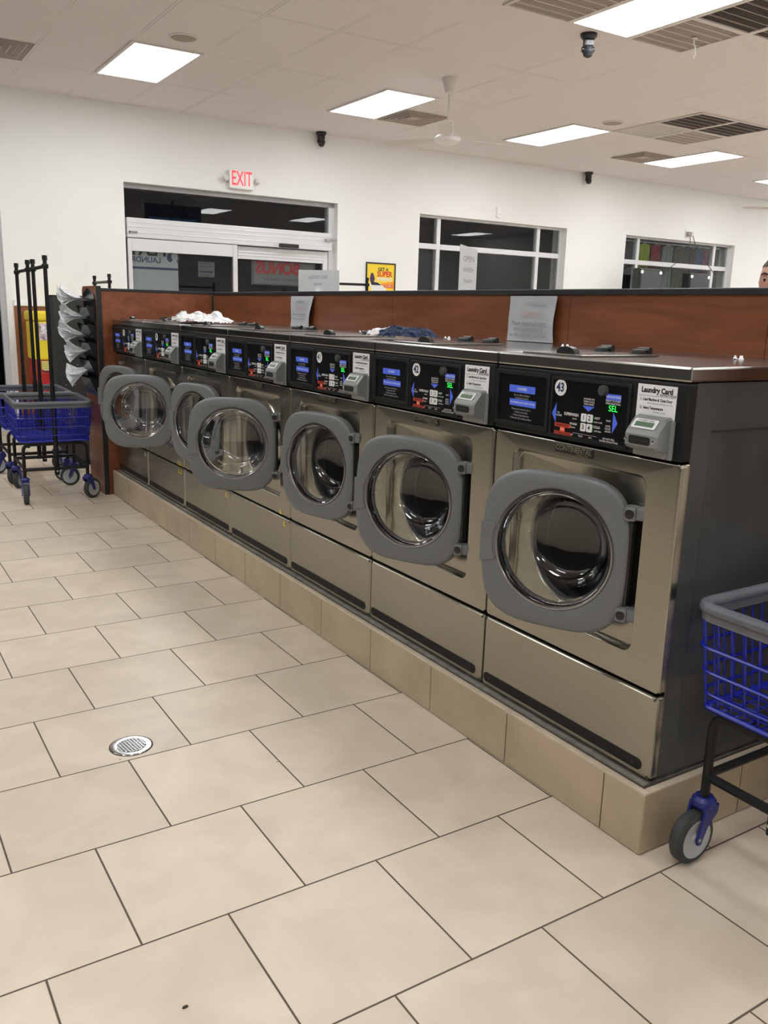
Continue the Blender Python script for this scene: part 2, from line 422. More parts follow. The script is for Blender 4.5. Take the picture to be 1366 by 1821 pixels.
# banner reflections in the door glass, built as mirrored sheets just behind it
YB1 = WY+.065
def banner(nm, label, x0, x1, z0, z1, y, draw):
    r = thing(nm, label, 'banner', ((x0+x1)/2, y, z0))
    b = MB(); o = Vector(r.location); BAN = mat('banner_reflection' if 'PLAY' in label or 'left' in label else 'banner_reflection_dim', (.34, .35, .38) if 'left' in label else (.13, .135, .14), .6)
    b.box(Vector((x0, y, z0))-o, Vector((x1, y+.003, z1))-o, BAN); draw(b, o); b.build('banner_sheet', r)
def dl(b, o):
    B2 = mat('banner_navy', (.02, .03, .10), .5)
    y = YB1-.001
    b.text('PLAY', .19, INK, basis(Vector((1.44, y, 1.985))-o, (1, 0, 0), (0, 0, 1)), .03, mirror=True)
    b.text('LAUNDRY', .085, B2, basis(Vector((1.395, y, 1.875))-o, (1, 0, 0), (0, 0, 1)), .02, mirror=True)
    M = basis(Vector((1.735, y, 1.915))-o, (1, 0, 0), (0, 0, 1))
    b.prism([(.075*cos(a), .062*sin(a)) for a in [RAD(q) for q in range(-60, 241, 12)]] + [(.045*cos(a)+.02, .04*sin(a)+.012) for a in [RAD(q) for q in range(240, -61, -12)]], 0, .0006, B2, M)
    b.box(Vector((1.262, y, 1.775))-o, Vector((1.788, y+.0005, 1.80))-o, B2)
banner('shop_banner', 'reflection of a white banner with black letters, built behind the left door leaf glass', 1.21, 1.79, 1.50, 2.07, YB1, dl)
def dr(b, o):
    y = WY+.128
    b.text('BONUS', .20, mat('banner_red', (.28, .01, .02), .5, emit=(.6, .02, .04), estr=.02), basis(Vector((3.085, y, 1.86))-o, (1, 0, 0), (0, 0, 1)), .05, sx=.9, mirror=True)
    b.text('with cards on Wash & Dry', .045, mat('banner_navy', (.02, .03, .10), .5), basis(Vector((3.14, y, 1.735))-o, (1, 0, 0), (0, 0, 1)), .01, mirror=True)
    fr = [(2.75, 1.67), (3.58, 1.67), (3.58, 1.945), (2.75, 1.945)]
    for (p, q), (r, s_) in zip(fr, fr[1:]+fr[:1]):
        b.tube([Vector((p, y, q))-o, Vector((r, y, s_))-o], .004, mat('banner_navy', (.02, .03, .10), .5), 4)
banner('reflected_bonus_banner', 'reflection of a white banner with red BONUS lettering, built behind the right door glass', 2.73, 3.60, 1.66, 1.955, WY+.130, dr)
g = MB(); g.box((-.10, 0, 0), (.10, .002, .17), mat('sticker_grey', (.10, .105, .115), .6))
for i, (t, zz) in enumerate((('ATTENTION', .15), ('this door opens', .118), ('STAND CLEAR', .055), ('of sliding door', .02))):
    g.text(t, .026, INK, basis((0, -.001, zz), (1, 0, 0), (0, 0, 1)), .02, mirror=True)
g.box((-.08, -.0005, .045), (.08, .001, .068), NAVY)
tag(g.build('door_sticker', None, (2.13, YB1-.004, 1.72)), 'small pale notice stuck on the left sliding door glass', 'sticker')

# exit sign
r = thing('exit_sign', 'lit red EXIT sign with two lamp heads above the sliding door', 'exit sign', (2.537, WY, 2.72))
b = MB(); b.box((-.152, -.055, 0), (.152, 0, .205), WTRIM, .012); sb = b.build('sign_box', r)
b = MB(); b.text('EXIT', .225, EXITR, basis((.0, -.0562, .108), (1, 0, 0), (0, 0, 1)), .012, sx=.5*1.12); b.build('sign_lettering', r)
for s in (-1, 1):
    b = MB(); M = Matrix.Translation((s*.195, -.04, .10)) @ Matrix.Rotation(RAD(70), 4, 'X')
    b.lathe([(.01, -.03), (.028, -.02), (.034, .02), (.03, .03), (.0, .032)], CHW, 16, M); b.tube([(s*.15, -.025, .10), (s*.18, -.03, .10)], .011, CHW)
    b.build('lamp_head', r)

# little things on the far wall
b = MB(); b.box((-.03, -.04, -.07), (.03, .003, .07), WTRIM, .008); b.lathe([(.0, 0), (.012, .001), (.01, .006), (0, .007)], CHW, 12, basis((0, -.04, -.03), (1, 0, 0), (0, 0, 1)))
tag(b.build('door_chime', None, (6.399, WY, 2.775)), 'small white sensor box high on the wall above the wide middle window', 'sensor')
r = thing('power_outlet', 'white power outlet with plugged adapters on the wall above the right window', 'power outlet', (10.43, WY, 2.76))
b = MB(); b.box((-.07, -.012, -.065), (.07, 0, .065), WTRIM, .004); b.build('cover_plate', r)
for s in (-1, 1):
    b = MB(); b.box((s*.035-.028, -.07, -.035), (s*.035+.028, -.012, .03), VENTG if s < 0 else CHW, .008); b.build('plug_adapter', r)
for k, (x1, z1) in enumerate(((9.55, 2.135), (10.72, 2.115))):
    b = MB(); x0 = 10.395+k*.07; P = []
    for t in range(17):
        q = t/16; sag = -.18*sin(pi*q)*(1-q)
        P.append((x0+(x1-x0)*q**1.6, WY-.075-(WY-.075-8.22)*q, 2.73+(z1+.004-2.73)*q+sag*.3))
    b.tube(P, .006, INK, 6)
    tag(b.build('hanging_cable'), ('black cord hanging from the outlet to the left grey cabinet', 'black cord hanging from the outlet to the right grey cabinet')[k], 'power cord')

# ceiling lights
LBL = {(0, 0): 'bright ceiling light panel nearest the left edge, above the exit door side', (4, 0): 'bright ceiling light panel directly left of the white ceiling fan', (8, 0): 'bright ceiling light panel right of the fan, beside its blade tip',
       (12, 0): 'bright ceiling light panel beside the square diffuser at far right', (16, 0): 'ceiling light panel cut off at the right picture edge', (4, -6): 'largest, nearest ceiling light panel, between the vent grilles overhead'}
first = None
for j in (0, -6, -12, -18):
    for i in range(-8, 21, 4):
        x, y = CX0+CG*(i+.5), CY0+CG*(j+1)
        if first is None:
            first = thing('ceiling_light', '', 'ceiling light', (x, y, CZ), group='fluorescent panels in the ceiling')
            fr = MB(); W2, H2 = CG/2, CG
            for a, b_ in (((-W2, -H2), (W2, -H2+.03)), ((-W2, H2-.03), (W2, H2)), ((-W2, -H2+.03), (-W2+.03, H2-.03)), ((W2-.03, -H2+.03), (W2, H2-.03))):
                fr.box((*a, -.012), (*b_, -.001), CHW)
            fr.build('light_frame', first)
            df = MB(); df.box((-W2+.03, -H2+.03, -.008), (W2-.03, H2-.03, -.002), LIGHT); df.build('diffuser', first)
            o = first
        else: o = dup(first, None, (x, y, CZ))
        o['label'] = LBL.get((i, j), 'bright fluorescent panel in the ceiling outside the picture')

# vents, speakers
def diffuser4(x, y, label):
    r = thing('ceiling_diffuser', label, 'air diffuser', (x, y, CZ), group='square air diffusers in the ceiling')
    b = MB(); n = 5
    for k in range(n):
        s0, s1 = .29-k*.055, .29-k*.055-.042
        A = lambda s, z: [(s, s, z), (-s, s, z), (-s, -s, z), (s, -s, z)]
        b.loft([A(s0, -.002 if k else -.003), A(s0-.006, -.014), A(s1, -.003)], VENTG, False)
    b.build('louvre_rings', r)
    b = MB(); b.box((-.075, -.075, -.012), (.075, .075, -.004), VENTB, .003); b.build('centre_plate', r)
diffuser4(CX0+CG*5.5, CY0+CG*1.5, 'square air diffuser beside the light left of the ceiling fan')
diffuser4(CX0+CG*11.5, CY0+CG*1.5, 'square air diffuser beside the farthest complete light panel')
diffuser4(CX0-CG*1.5, CY0+CG*1.5, 'square air diffuser at the left picture edge')
GR = {}
def grille(i, j, label, dark, pm=None):
    x, y = CX0+CG*(i+.5), CY0+CG*(j+.5); m1 = VENTD if dark else (pm or VENTP); m2 = VENTG if dark else CHW
    r = thing('ceiling_grille', label, 'vent grille', (x, y, CZ), group='return air grilles in the ceiling')
    b = MB(); W2 = CG/2
    for a, b_ in (((-W2, -W2), (W2, -W2+.025)), ((-W2, W2-.025), (W2, W2)), ((-W2, -W2+.025), (-W2+.025, W2-.025)), ((W2-.025, -W2+.025), (W2, W2-.025))):
        b.box((*a, -.014), (*b_, -.001), CHW)
    b.build('grille_frame', r)
    b = MB(); b.box((-W2+.025, -W2+.025, -.004), (W2-.025, W2-.025, -.002), m1)
    for k in range(5):
        yy = -W2+.1*(k+1)
        b.box((-W2+.025, yy-.004, -.013), (W2-.025, yy+.004, -.004), m2)
    for k in range(26):
        yy = -W2+.03+k*.0215
        b.box((-W2+.025, yy, -.009), (W2-.025, yy+.006, -.004), m1)
    b.build('grille_slats', r)
grille(9, -2, 'dark return grille at far right, nearer of the dark pair', True); grille(10, -2, 'dark return grille at far right, second of the dark pair', True)
grille(9, -1, 'pale return grille left of the distant dark grille pair', False, CHW); grille(10, -1, 'pale return grille next to the far right light panel', False)
grille(5, -5, 'beige return grille right beside the nearest light panel', False); grille(5, -6, 'dark return grille in the top right corner beside the nearest light', True)
grille(3, -5, 'beige return grille at the top, left of the nearest light', False); grille(6, -6, 'dark return grille cut by the top right picture corner', True)
for x, y, lb in ((.93, 5.925, 'round flush ceiling speaker beside the leftmost light panel'), (5.79, 5.96, 'round flush ceiling speaker left of the distant dark grilles')):
    r = thing('ceiling_speaker', lb, 'speaker', (x, y, CZ), group='round ceiling speakers')
    b = MB(); b.lathe([(.0, -.012), (.08, -.012), (.098, -.008), (.1, -.001)], VENTG, 32); b.build('speaker_grille', r)
    b = MB(); b.lathe([(.098, -.001), (.101, -.011), (.115, -.007), (.118, -.001)], CHW, 32); b.build('speaker_ring', r)
b = MB(); b.lathe([(.022, -.001), (.022, -.008), (.006, -.012), (.004, -.05)], CHW, 12); b.tube([(0, 0, -.045), (.02, 0, -.07), (.03, .0, -.11), (.015, 0, -.14), (0, 0, -.12)], .005, CHW, 6)
tag(b.build('ceiling_hook', None, (CX0+CG*5.6, CY0-CG*4.55, CZ-.013)), 'small white hook hanging under the beige grille', 'hook')

# security cameras
def ptz(loc, label, ang=0, s=1.):
    r = thing('security_camera', label, 'security camera', loc, ang, 'black dome security cameras')
    b = MB(); b.lathe([(.0, 0), (.066*s, 0), (.066*s, -.022*s), (.05*s, -.04*s), (.0, -.04*s)], CAMB, 24); b.build('camera_mount', r)
    b = MB(); b.box((-.04*s, -.035*s, -.105*s), (.04*s, .035*s, -.035*s), CAMB, .018*s)
    b.tube([(-.05*s, 0, -.115*s), (.05*s, 0, -.115*s)], .02*s, CAMB, 12); b.build('camera_yoke', r)
    b = MB(); b.lathe([(.0, .045*s), (.03*s, .035*s), (.045*s, 0), (.032*s, -.032*s), (.0, -.045*s)], mat('camera_ball', (.02, .022, .025), .4), 20, Matrix.Translation((0, -.01*s, -.135*s))); b.build('camera_ball', r)
ptz((3.385, 3.93, CZ), 'black security camera under the ceiling beside the nearest light panel', RAD(-30), .95)
ptz((3.56, WY-.075, CZ), 'black security camera at the wall top right of the exit sign', 0, .95)
ptz((8.02, WY-.075, CZ), 'black security camera at the wall top above the right window', 0, .95)

# ceiling fans
def fan(x, y, drop, a0, label):
    r = thing('ceiling_fan', label, 'ceiling fan', (x, y, CZ), group='white three blade ceiling fans')
    b = MB(); b.lathe([(.0, -.002), (.075, -.002), (.07, -.02), (.045, -.12), (.02, -.13), (.0, -.13)], CHW, 24); b.build('canopy', r)
    b = MB(); b.tube([(0, 0, -.12), (0, 0, -drop+.12)], .011, CHW, 10); b.build('downrod', r)
    b = MB(); b.lathe([(.0, -drop+.15), (.045, -drop+.14), (.05, -drop+.03), (.10, -drop+.02), (.125, -drop-.005), (.115, -drop-.03), (.07, -drop-.055), (.0, -drop-.06)], WTRIM, 28); b.build('motor_housing', r)
    for k in range(3):
        b = MB(); M = Matrix.Rotation(RAD(a0+120*k), 4, 'Z') @ Matrix.Translation((0, 0, -drop)) @ Matrix.Rotation(RAD(9), 4, 'X')
        pts = [(.10, -.02), (.2, -.03), (.25, -.06), (.66, -.07), (.70, -.03), (.70, .04), (.66, .065), (.25, .055), (.2, .03), (.10, .02)]
        b.prism(pts, -.003, .003, CHW, M); b.build('fan_blade', r)
fan(3.325, 5.61, .505, 112, 'white ceiling fan on a long rod between two light panels')
fan(10.05, 6.55, .50, 150, 'white ceiling fan cut off by the right picture edge')

# ------------------------------------------------------------------ plinth under the machines
NM = 7; MW = .71754; YL = .02689; XB = .0454; ZP = .181
PX1, PY1 = .81, YL+NM*MW+.012
core = MB(); core.box((.012, .012, 0), (PX1, PY1, ZP-.006), GROUT); core.box((.035, .035, ZP-.006), (PX1, PY1, ZP-.001), CONC)
r = thing('tiled_plinth', 'long beige tiled plinth with concrete top under the washing machine row', 'plinth', (0, 0, 0))
core.build('core', r)
tl = MB(); e = .0022
y = .142; ys = [0., .142]
while y < PY1: y += .4105; ys.append(min(y, PY1))
for a, b_ in zip(ys, ys[1:]):
    if b_-a > .01: tl.box((0, a+e, .003), (.012, b_-e, ZP-.004), TILE, .002)
xs_ = [0., .41, .81]
for a, b_ in zip(xs_, xs_[1:]): tl.box((a+e, 0, .003), (b_-e, .012, ZP-.004), TILE, .002)
tl.build('tile_facing', r)
cp = MB(); CAPM = mat('tile_cap', (.52, .44, .33), .4, var=.12, vscale=12)
cp.box((.0, .0, ZP-.010), (.022, PY1, ZP), CAPM, .004); cp.box((.022, .0, ZP-.010), (PX1, .022, ZP), CAPM, .004)
cp.build('edge_strip', r)

# ------------------------------------------------------------------ washing machines
def L3(x, y, z): return (x, y, z-ZP)          # machine space: x back, y from the right edge, z as seen above the floor
FACE = lambda x, y, z: basis(L3(x, y, z), (0, -1, 0), (0, 0, 1))   # lettering on the front, read from -x
def yzl(loop, x): return [L3(x, a, b) for a, b in loop]
DEPTH = .765
parts = {}
def ring_plate(m, cy, cz, wy, wz, r, fr, x0, x1, mt):
    m.loft([yzl(rrect(cy, cz, wy, wz, r), x0), yzl(rrect(cy, cz, wy, wz, r), x1+.002), yzl(rrect(cy, cz, wy-.004, wz-.004, r), x1), yzl(rrect(cy, cz, wy-2*fr, wz-2*fr, r*.6), x1), yzl(rrect(cy, cz, wy-2*fr-.004, wz-2*fr-.004, r*.6), x1+.005)], mt, False)
def make_washer(number, ang, label, sticker, lidgap):
    root = thing('washing_machine', label, 'washing machine', (XB, YL, ZP), group='front loading washers on the tiled plinth')
    g = .003; W = MW; y0, y1 = g, W-g
    P = lambda nm, mb, par=root, **k: mb.build(nm, par, **k)
    # body shell
    m = MB()
    for yy in (y0+.004, y1-.004):
        m.loft([[L3(.03, yy, .187), L3(DEPTH, yy, .187), L3(DEPTH, yy, 1.238), L3(.03, yy, 1.238)], [L3(.10, yy, .28), L3(DEPTH-.10, yy, .28), L3(DEPTH-.10, yy, 1.12), L3(.10, yy, 1.12)],
                [L3(.106, yy+(.004 if yy < .3 else -.004), .286), L3(DEPTH-.106, yy+(.004 if yy < .3 else -.004), .286), L3(DEPTH-.106, yy+(.004 if yy < .3 else -.004), 1.114), L3(.106, yy+(.004 if yy < .3 else -.004), 1.114)]], SIDE, False, False, True)
    m.quad(L3(DEPTH, y0+.004, .187), L3(DEPTH, y1-.004, .187), L3(DEPTH, y1-.004, 1.238), L3(DEPTH, y0+.004, 1.238), SIDE)
    m.quad(L3(.03, y0+.004, .187), L3(DEPTH, y0+.004, .187), L3(DEPTH, y1-.004, .187), L3(.03, y1-.004, .187), SIDE)
    m.box(L3(.02, y0+.01, .181), L3(DEPTH-.02, y1-.01, .187), GASK)
    cab = P('cabinet', m)
    # stainless front with the pressed recess and the round opening
    m = MB(); cy, cz, hh, ww = W/2, (.434+1.043)/2, 1.043-.434, y1-y0
    L = [yzl(rrect(cy, cz, ww, hh, .012), .03), yzl(rrect(cy, cz, ww, hh, .012), .012), yzl(rrect(cy, cz, ww-.006, hh-.004, .012), .004), yzl(rrect(cy, cz, ww-.018, hh-.014, .012), 0)]
    rc = (.365, .7565)
    L += [yzl(rrect(*rc, .519, .479, .030), 0), yzl(rrect(*rc, .511, .471, .028), .004), yzl(rrect(*rc, .500, .460, .024), .02), yzl(rrect(*rc, .492, .452, .022), .022)]
    C0 = (.347, .7545)
    L += [yzl(rrect(*C0, .40, .40, .20), .022), yzl(rrect(*C0, .392, .392, .196), .017), yzl(rrect(*C0, .386, .386, .193), .010), yzl(rrect(*C0, .372, .372, .186), .008), yzl(rrect(*C0, .366, .366, .183), .012), yzl(rrect(*C0, .352, .352, .176), .014), yzl(rrect(*C0, .34, .34, .17), .016), yzl(rrect(*C0, .336, .336, .168), .06)]
    m.loft(L, STEEL); fp = P('front_panel', m)
    m = MB(); m.loft([yzl(circ(*C0, .176), .013), yzl(circ(*C0, .174), .004), yzl(circ(*C0, .168), .002), yzl(circ(*C0, .160), .008), yzl(circ(*C0, .158), .03), yzl(circ(*C0, .166), .06)], GASK); P('door_gasket', m, fp)
    m = MB(); m.loft([yzl(circ(*C0, .164), .05), yzl(circ(*C0, .172), .07), yzl(circ(*C0, .235), .085), yzl(circ(*C0, .245), .10), yzl(circ(*C0, .245), .52)], DRUMM)
    m.loft([yzl(circ(*C0, .245), .52), yzl(circ(*C0, .20), .525), yzl(circ(*C0, .07), .50), yzl(circ(*C0, .001), .495)], PERF)
    for k in range(3):
        a = RAD(30+120*k); c = (C0[0]+.245*cos(a), C0[1]+.245*sin(a)); t = (-sin(a), cos(a)); n_ = (-cos(a), -sin(a))
        tri = lambda x: [L3(x, c[0]+t[0]*.05, c[1]+t[1]*.05), L3(x, c[0]+n_[0]*.05, c[1]+n_[1]*.05), L3(x, c[0]-t[0]*.05, c[1]-t[1]*.05)]
        m.loft([tri(.12), tri(.5)], DRUMM, False, True, True)
    P('drum', m)
    # kick panel
    m = MB(); cz, hh = (.189+.428)/2, .428-.189
    m.loft([yzl(rrect(cy, cz, ww, hh, .01), .03), yzl(rrect(cy, cz, ww, hh, .01), .012), yzl(rrect(cy, cz, ww-.006, hh-.004, .01), .004), yzl(rrect(cy, cz, ww-.018, hh-.014, .01), 0)], STEEL, True)
    m.loft([yzl(rrect(cy, cz, ww-.018, hh-.014, .01), 0), yzl(rrect(cy, cz, .3, .02, .008), 0)], STEEL, False, False, True)
    kp = P('kick_panel', m)
    m = MB(); m.loft([yzl(rrect(.367, .2225, .67, .032, .014), .001), yzl(rrect(.367, .2225, .67, .032, .014), -.0015)], FASC, False, True, True)
    for yy in (.06, .672): m.loft([yzl(circ(yy, .2215, .006, 4), -.0015), yzl(circ(yy, .2215, .005, 4), -.004)], INK, False, False, True)
    P('vent_strip', m, kp)
    # fascia
    m = MB(); m.box(L3(-.004, y0+.001, 1.047), L3(.03, y1-.001, 1.238), FASC, .006)
    ring_plate(m, .594, 1.1435, .238, .166, .006, .012, -.003, -.011, FASC)
    ring_plate(m, .3235, 1.1375, .296, .170, .006, .008, -.003, -.010, FASC)
    fa = P('control_fascia', m)
    m = MB(); X = -.006
    m.box(L3(X, .482, 1.07), L3(-.002, .706, 1.217), BLKGLOSS)
    X -= .0006
    m.box(L3(X, .538, 1.162), L3(X+.0004, .652, 1.183), BLUE); m.box(L3(X, .532, 1.122), L3(X+.0004, .648, 1.142), BLUE)
    m.text('LOADED', .011, WHT, FACE(X-.0004, .595, 1.1725)); m.text('THE WASHING OF YOUR CLOTHES', .0075, WHT, FACE(X-.0004, .59, 1.132), .01, .92)
    for t, zz in (('Do not Allow children', 1.154), ('to operate machine', 1.146)): m.text(t, .0075, INKF, FACE(X, .595, zz), .005)
    for k, t in enumerate(('Please try to sort the dirt it', '• Colors and whites', '• Check all pockets first', '• Close the lid, washing clothes')): m.text(t, .0075, INKF, FACE(X, .595, 1.113-.009*k), .005)
    P('info_panel', m, fa)
    m = MB(); X = -.006
    m.box(L3(X, .183, 1.056), L3(-.002, .464, 1.219), BLKGLOSS); X -= .0006
    bx = lambda ya, yb, za, zb, mt, d=0: m.box(L3(X-d, ya, za), L3(X+.0004, yb, zb), mt)
    tr = lambda a, b_, c, mt: m.add([L3(X, *a), L3(X, *b_), L3(X, *c)], [(0, 1, 2)], mt)
    tr((.445, 1.15), (.445, 1.093), (.462, 1.118), BLUE); tr((.232, 1.145), (.232, 1.088), (.215, 1.117), BLUE); tr((.345, 1.151), (.300, 1.151), (.322, 1.137), BLUE)
    bx(.21, .262, 1.176, 1.191, BLUE); bx(.206, .266, 1.143, 1.163, mat('display_window', (.002, .012, .003), .1))
    if number != 37: m.text('SEL', .0225, GREENLED, FACE(X-.0006, .234, 1.153), 0, .98)
    else: m.text('SEL', .024, GREENDIM, FACE(X-.0006, .233, 1.153), .012, .95)
    for k in range(4):
        yy, zz = .336-.022*(k % 2), 1.119-.026*(k//2)
        m.loft([yzl(rrect(yy, zz, .019, .022, .003, 4), X+.0004), yzl(rrect(yy, zz, .019, .022, .003, 4), X-.0015)], WHT, False, False, True)
        m.text(str(k+1), .018, INK, FACE(X-.0019, yy, zz), .02)
        bx(yy-.0115 if k % 2 else yy+.0095, yy-.0095 if k % 2 else yy+.0115, zz-.01, zz+.01, GREENDIM)
    m.text('SUPERWASH', .0115, WHT, FACE(X, .385, 1.122), .02, .85); m.text('WARM', .009, WHT, FACE(X, .375, 1.097), .02); m.text('HOT', .009, WHT, FACE(X, .287, 1.122), .02); m.text('COLD', .009, WHT, FACE(X, .287, 1.098), .02)
    for t, yy, zz in (('cotton', .372, 1.112), ('delicates', .378, 1.088), ('warm cycle', .283, 1.112), ('cold rinse', .283, 1.088), ('CHOOSE THE', .322, 1.170), ('WASH CYCLE', .322, 1.163), ('THEN START', .322, 1.156), ('TO', .436, 1.122), ('PROCEED', .436, 1.115), ('WAIT', .247, 1.12), ('UNTIL', .247, 1.106), ('DOOR', .247, 1.099), ('LOCKS', .247, 1.092)):
        m.text(t, .0065, WHT, FACE(X, yy, zz), .012)
    m.text('INSTRUCTION', .008, WHT, FACE(X-.0004, .236, 1.1835)); m.text('READY TO START', .0065, WHT, FACE(X, .236, 1.173)); m.text('PRESS SELECTION', .0065, WHT, FACE(X, .236, 1.166))
    bx(.385, .448, 1.083, 1.094, RED); bx(.38, .448, 1.053+.007, 1.071, RED); bx(.407, .425, 1.071, 1.083, ORANGE)
    m.text('EMERGENCY', .0085, INK, FACE(X-.0004, .4165, 1.0885), .01); m.text('DO NOT OPEN', .0085, INK, FACE(X-.0004, .414, 1.0655), .01); m.text('STOP', .007, WHT, FACE(X-.0004, .416, 1.077), .01)
    m.box(L3(X, .285, 1.0725), L3(X+.0003, .375, 1.0737), INKF)
    for t, yy in (('OFF', .378), ('WASH', .345), ('SPIN', .308)): m.text(t, .006, WHT, FACE(X, yy, 1.067), .012)
    m.text('DO NOT SPILL', .0065, WHT, FACE(X, .241, 1.072)); m.text('WATER ON BUTTONS', .0065, WHT, FACE(X, .241, 1.065))
    P('display_panel', m, fa)
    m = MB(); m.lathe([(.0, .014), (.011, .013), (.0145, .009), (.016, 0)], GREY, 20, basis(L3(-.006, .271, 1.198), (0, -1, 0), (0, 0, 1))); P('round_button', m, fa)
    if number is not None:
        m = MB(); m.lathe([(.0, .0012), (.0225, .0012), (.023, 0)], WHT, 28, basis(L3(-.0066, .4335, 1.192), (0, -1, 0), (0, 0, 1)))
        m.text(str(number), .034, NAVY, FACE(-.0082, .4335, 1.192), .035, .9); P('number_sticker', m, fa)
    m = MB(); m.box(L3(-.0055, .036, 1.125), L3(-.004, .158, 1.227), WHT)
    m.text('Laundry Card', .0185, INK, FACE(-.006, .097, 1.213), .045, .95); m.text('INSTRUCTIONS', .007, INK, FACE(-.006, .062, 1.203), .02)
    m.box(L3(-.0058, .04, 1.1985), L3(-.0054, .154, 1.1992), INK)
    for k, (t, u) in enumerate((('1.  Load Machine & Close Door', 'Add soap and softener to tray'), ('2.  Select Temperature', 'choose a cycle'), ('3.  Insert Card - Remove Card', 'watch the display'))):
        m.text(t, .0098, INK, FACE(-.006, .098 if k != 1 else .11, 1.190-.021*k), .03, .8); m.text(u, .0065, INKF, FACE(-.006, .085, 1.181-.021*k), .01)
    P('instruction_label', m, fa)
    # card reader
    m = MB(); prof = [(-.003, 1.152), (-.016, 1.152), (-.030, 1.148), (-.056, 1.117), (-.060, 1.108), (-.060, 1.080), (-.052, 1.072), (-.022, 1.064), (-.018, 1.050), (-.003, 1.050)]
    ya, yb = .040, .142
    lo = lambda y, s: [L3(x*s if x < -.01 else x, y, 1.10+(z-1.10)*s) for x, z in prof]
    m.loft([lo(ya, .9), lo(ya+.005, 1), lo(yb-.005, 1), lo(yb, .9)], RDR, False, True, True)
    m.box(L3(-.012, .03, 1.048), L3(-.0035, .152, 1.145), RDR, .006)
    cr = P('card_reader', m)
    m = MB(); sl = Vector((-.026, 0, -.031)).normalized(); nn = Vector((-.031, 0, .026)).normalized(); c = Vector(L3(-.043, .092, 1.1325))
    Ms = basis(c+nn*.0012, (0, -1, 0), -sl)
    rl = [(x, y, 0) for x, y in rrect(0, 0, .074, .028, .003, 3)]
    m.loft([rl, [(x, y, .001) for x, y, _ in rl]], WHT, False, False, True, M=Ms)
    m.add([(-.029, -.009, .0016), (.029, -.009, .0016), (.029, .005, .0016), (-.029, .005, .0016)], [(0, 1, 2, 3)], LCD, M=Ms); m.text('LAUNDRY CARD', .0065, INK, Ms @ Matrix.Translation((0, .009, .0016)))
    P('reader_screen', m, cr)
    m = MB(); m.loft([yzl(rrect(.092, 1.094, .066, .020, .004, 3), -.0595), yzl(rrect(.092, 1.094, .066, .020, .004, 3), -.0615)], DARK, False, False, True)
    m.box(L3(-.064, .062, 1.0925), L3(-.061, .122, 1.0955), GASK)
    for yy in (.048, .136): m.lathe([(.0, .003), (.004, .0025), (.005, 0)], CHROME, 10, basis(L3(-.0595, yy, 1.094), (0, -1, 0), (0, 0, 1)))
    P('card_slot', m, cr)
    # maker's plate
    m = MB(); m.box(L3(-.003, .297, 1.010), L3(.001, .444, 1.034), DARK, .002)
    m.text('CONTINENTAL', .021, mat('plate_gold', (.30, .27, .2), .3, .9), FACE(-.0034, .37, 1.0245), .03, .95); m.text('GIRBAU INC', .0085, mat('plate_gold', (.3, .27, .2), .3, .9), FACE(-.0034, .335, 1.0135), .02)
    P('nameplate', m, fp)
    if sticker:
        ST = mat('pale_sticker', (.6, .6, .55), .5) if sticker == 'white' else YEL
        m = MB()
        for yy, zz in ((.068, .452), (.108, .452), (.06, .402), (.10, .402)) if sticker == 'double' else ((.10, .452), (.06, .402)):
            m.add([L3(-.001, yy-.016, zz-.013), L3(-.001, yy+.016, zz-.013), L3(-.001, yy, zz+.016)], [(0, 1, 2)], ST)
            m.add([L3(-.0014, yy-.007, zz-.008), L3(-.0014, yy+.007, zz-.008), L3(-.0014, yy, zz+.007)], [(0, 1, 2)], STEEL if sticker != 'double' else INK)
        P('warning_sticker', m, fp)
    # lid and soap hatch
    m = MB(); m.box(L3(-.004, y0-.001+lidgap, 1.2405), L3(DEPTH, y1+.001-lidgap, 1.276), LIDM, .005)
    ld = P('machine_lid', m)
    m = MB(); m.box(L3(.03, .40, 1.2765), L3(.345, .645, 1.2825), LIDM, .002); sh = P('soap_hatch', m, ld)
    m = MB(); ar = [(.037*cos(RAD(a)), .020*sin(RAD(a))) for a in range(0, 181, 15)]
    m.prism(ar, -.010, .010, DARK, basis(L3(.075, .50, 1.2825), (0, -1, 0), (0, 0, 1))); P('hatch_handle', m, ld)
    for yy in (.61, .46):
        m = MB(); M = basis(L3(.33, yy, 1.2825), (1, 0, 0), (0, 1, 0))
        m.box((-.02, -.02, 0), (.04, .02, .004), DARK, .002, M); m.tube([(.02, -.022, .010), (.02, .022, .010)], .010, DARK, 10, M=M); m.box((-.022, -.014, .002), (.015, .014, .014), GREY, .005, M); P('hatch_hinge', m, ld)
    for yy, xx in ((.26, .51),):
        m = MB(); M = basis(L3(xx, yy, 1.276), (1, 0, 0), (0, 1, 0))
        m.lathe([(.0, .013), (.004, .0125), (.0055, .006), (.0075, .004), (.0075, 0)], CHROME, 14, M); m.lathe([(.0, .013), (.004, .0125), (.0055, .006), (.0075, .004), (.0075, 0)], WTRIM, 14, M @ Matrix.Translation((.010, -.012, 0))); P('lid_screw_cap', m, ld)
    # door: swung open by ang about its hinge on the right
    hx, hy = -.009, .135
    # door space: x towards the room, y along the door from the hinge, z as above the floor
    D3 = lambda s, z, x: (-x, s, z-ZP)
    dz = lambda loop, x: [D3(a, b, x) for a, b in loop]
    n = 16; cs, czd = .212, .7545
    hole = (.209, .7605)
    m = MB()
    outer = lambda s: superloop(cs, czd, .425, .441, 3.5, n, s)
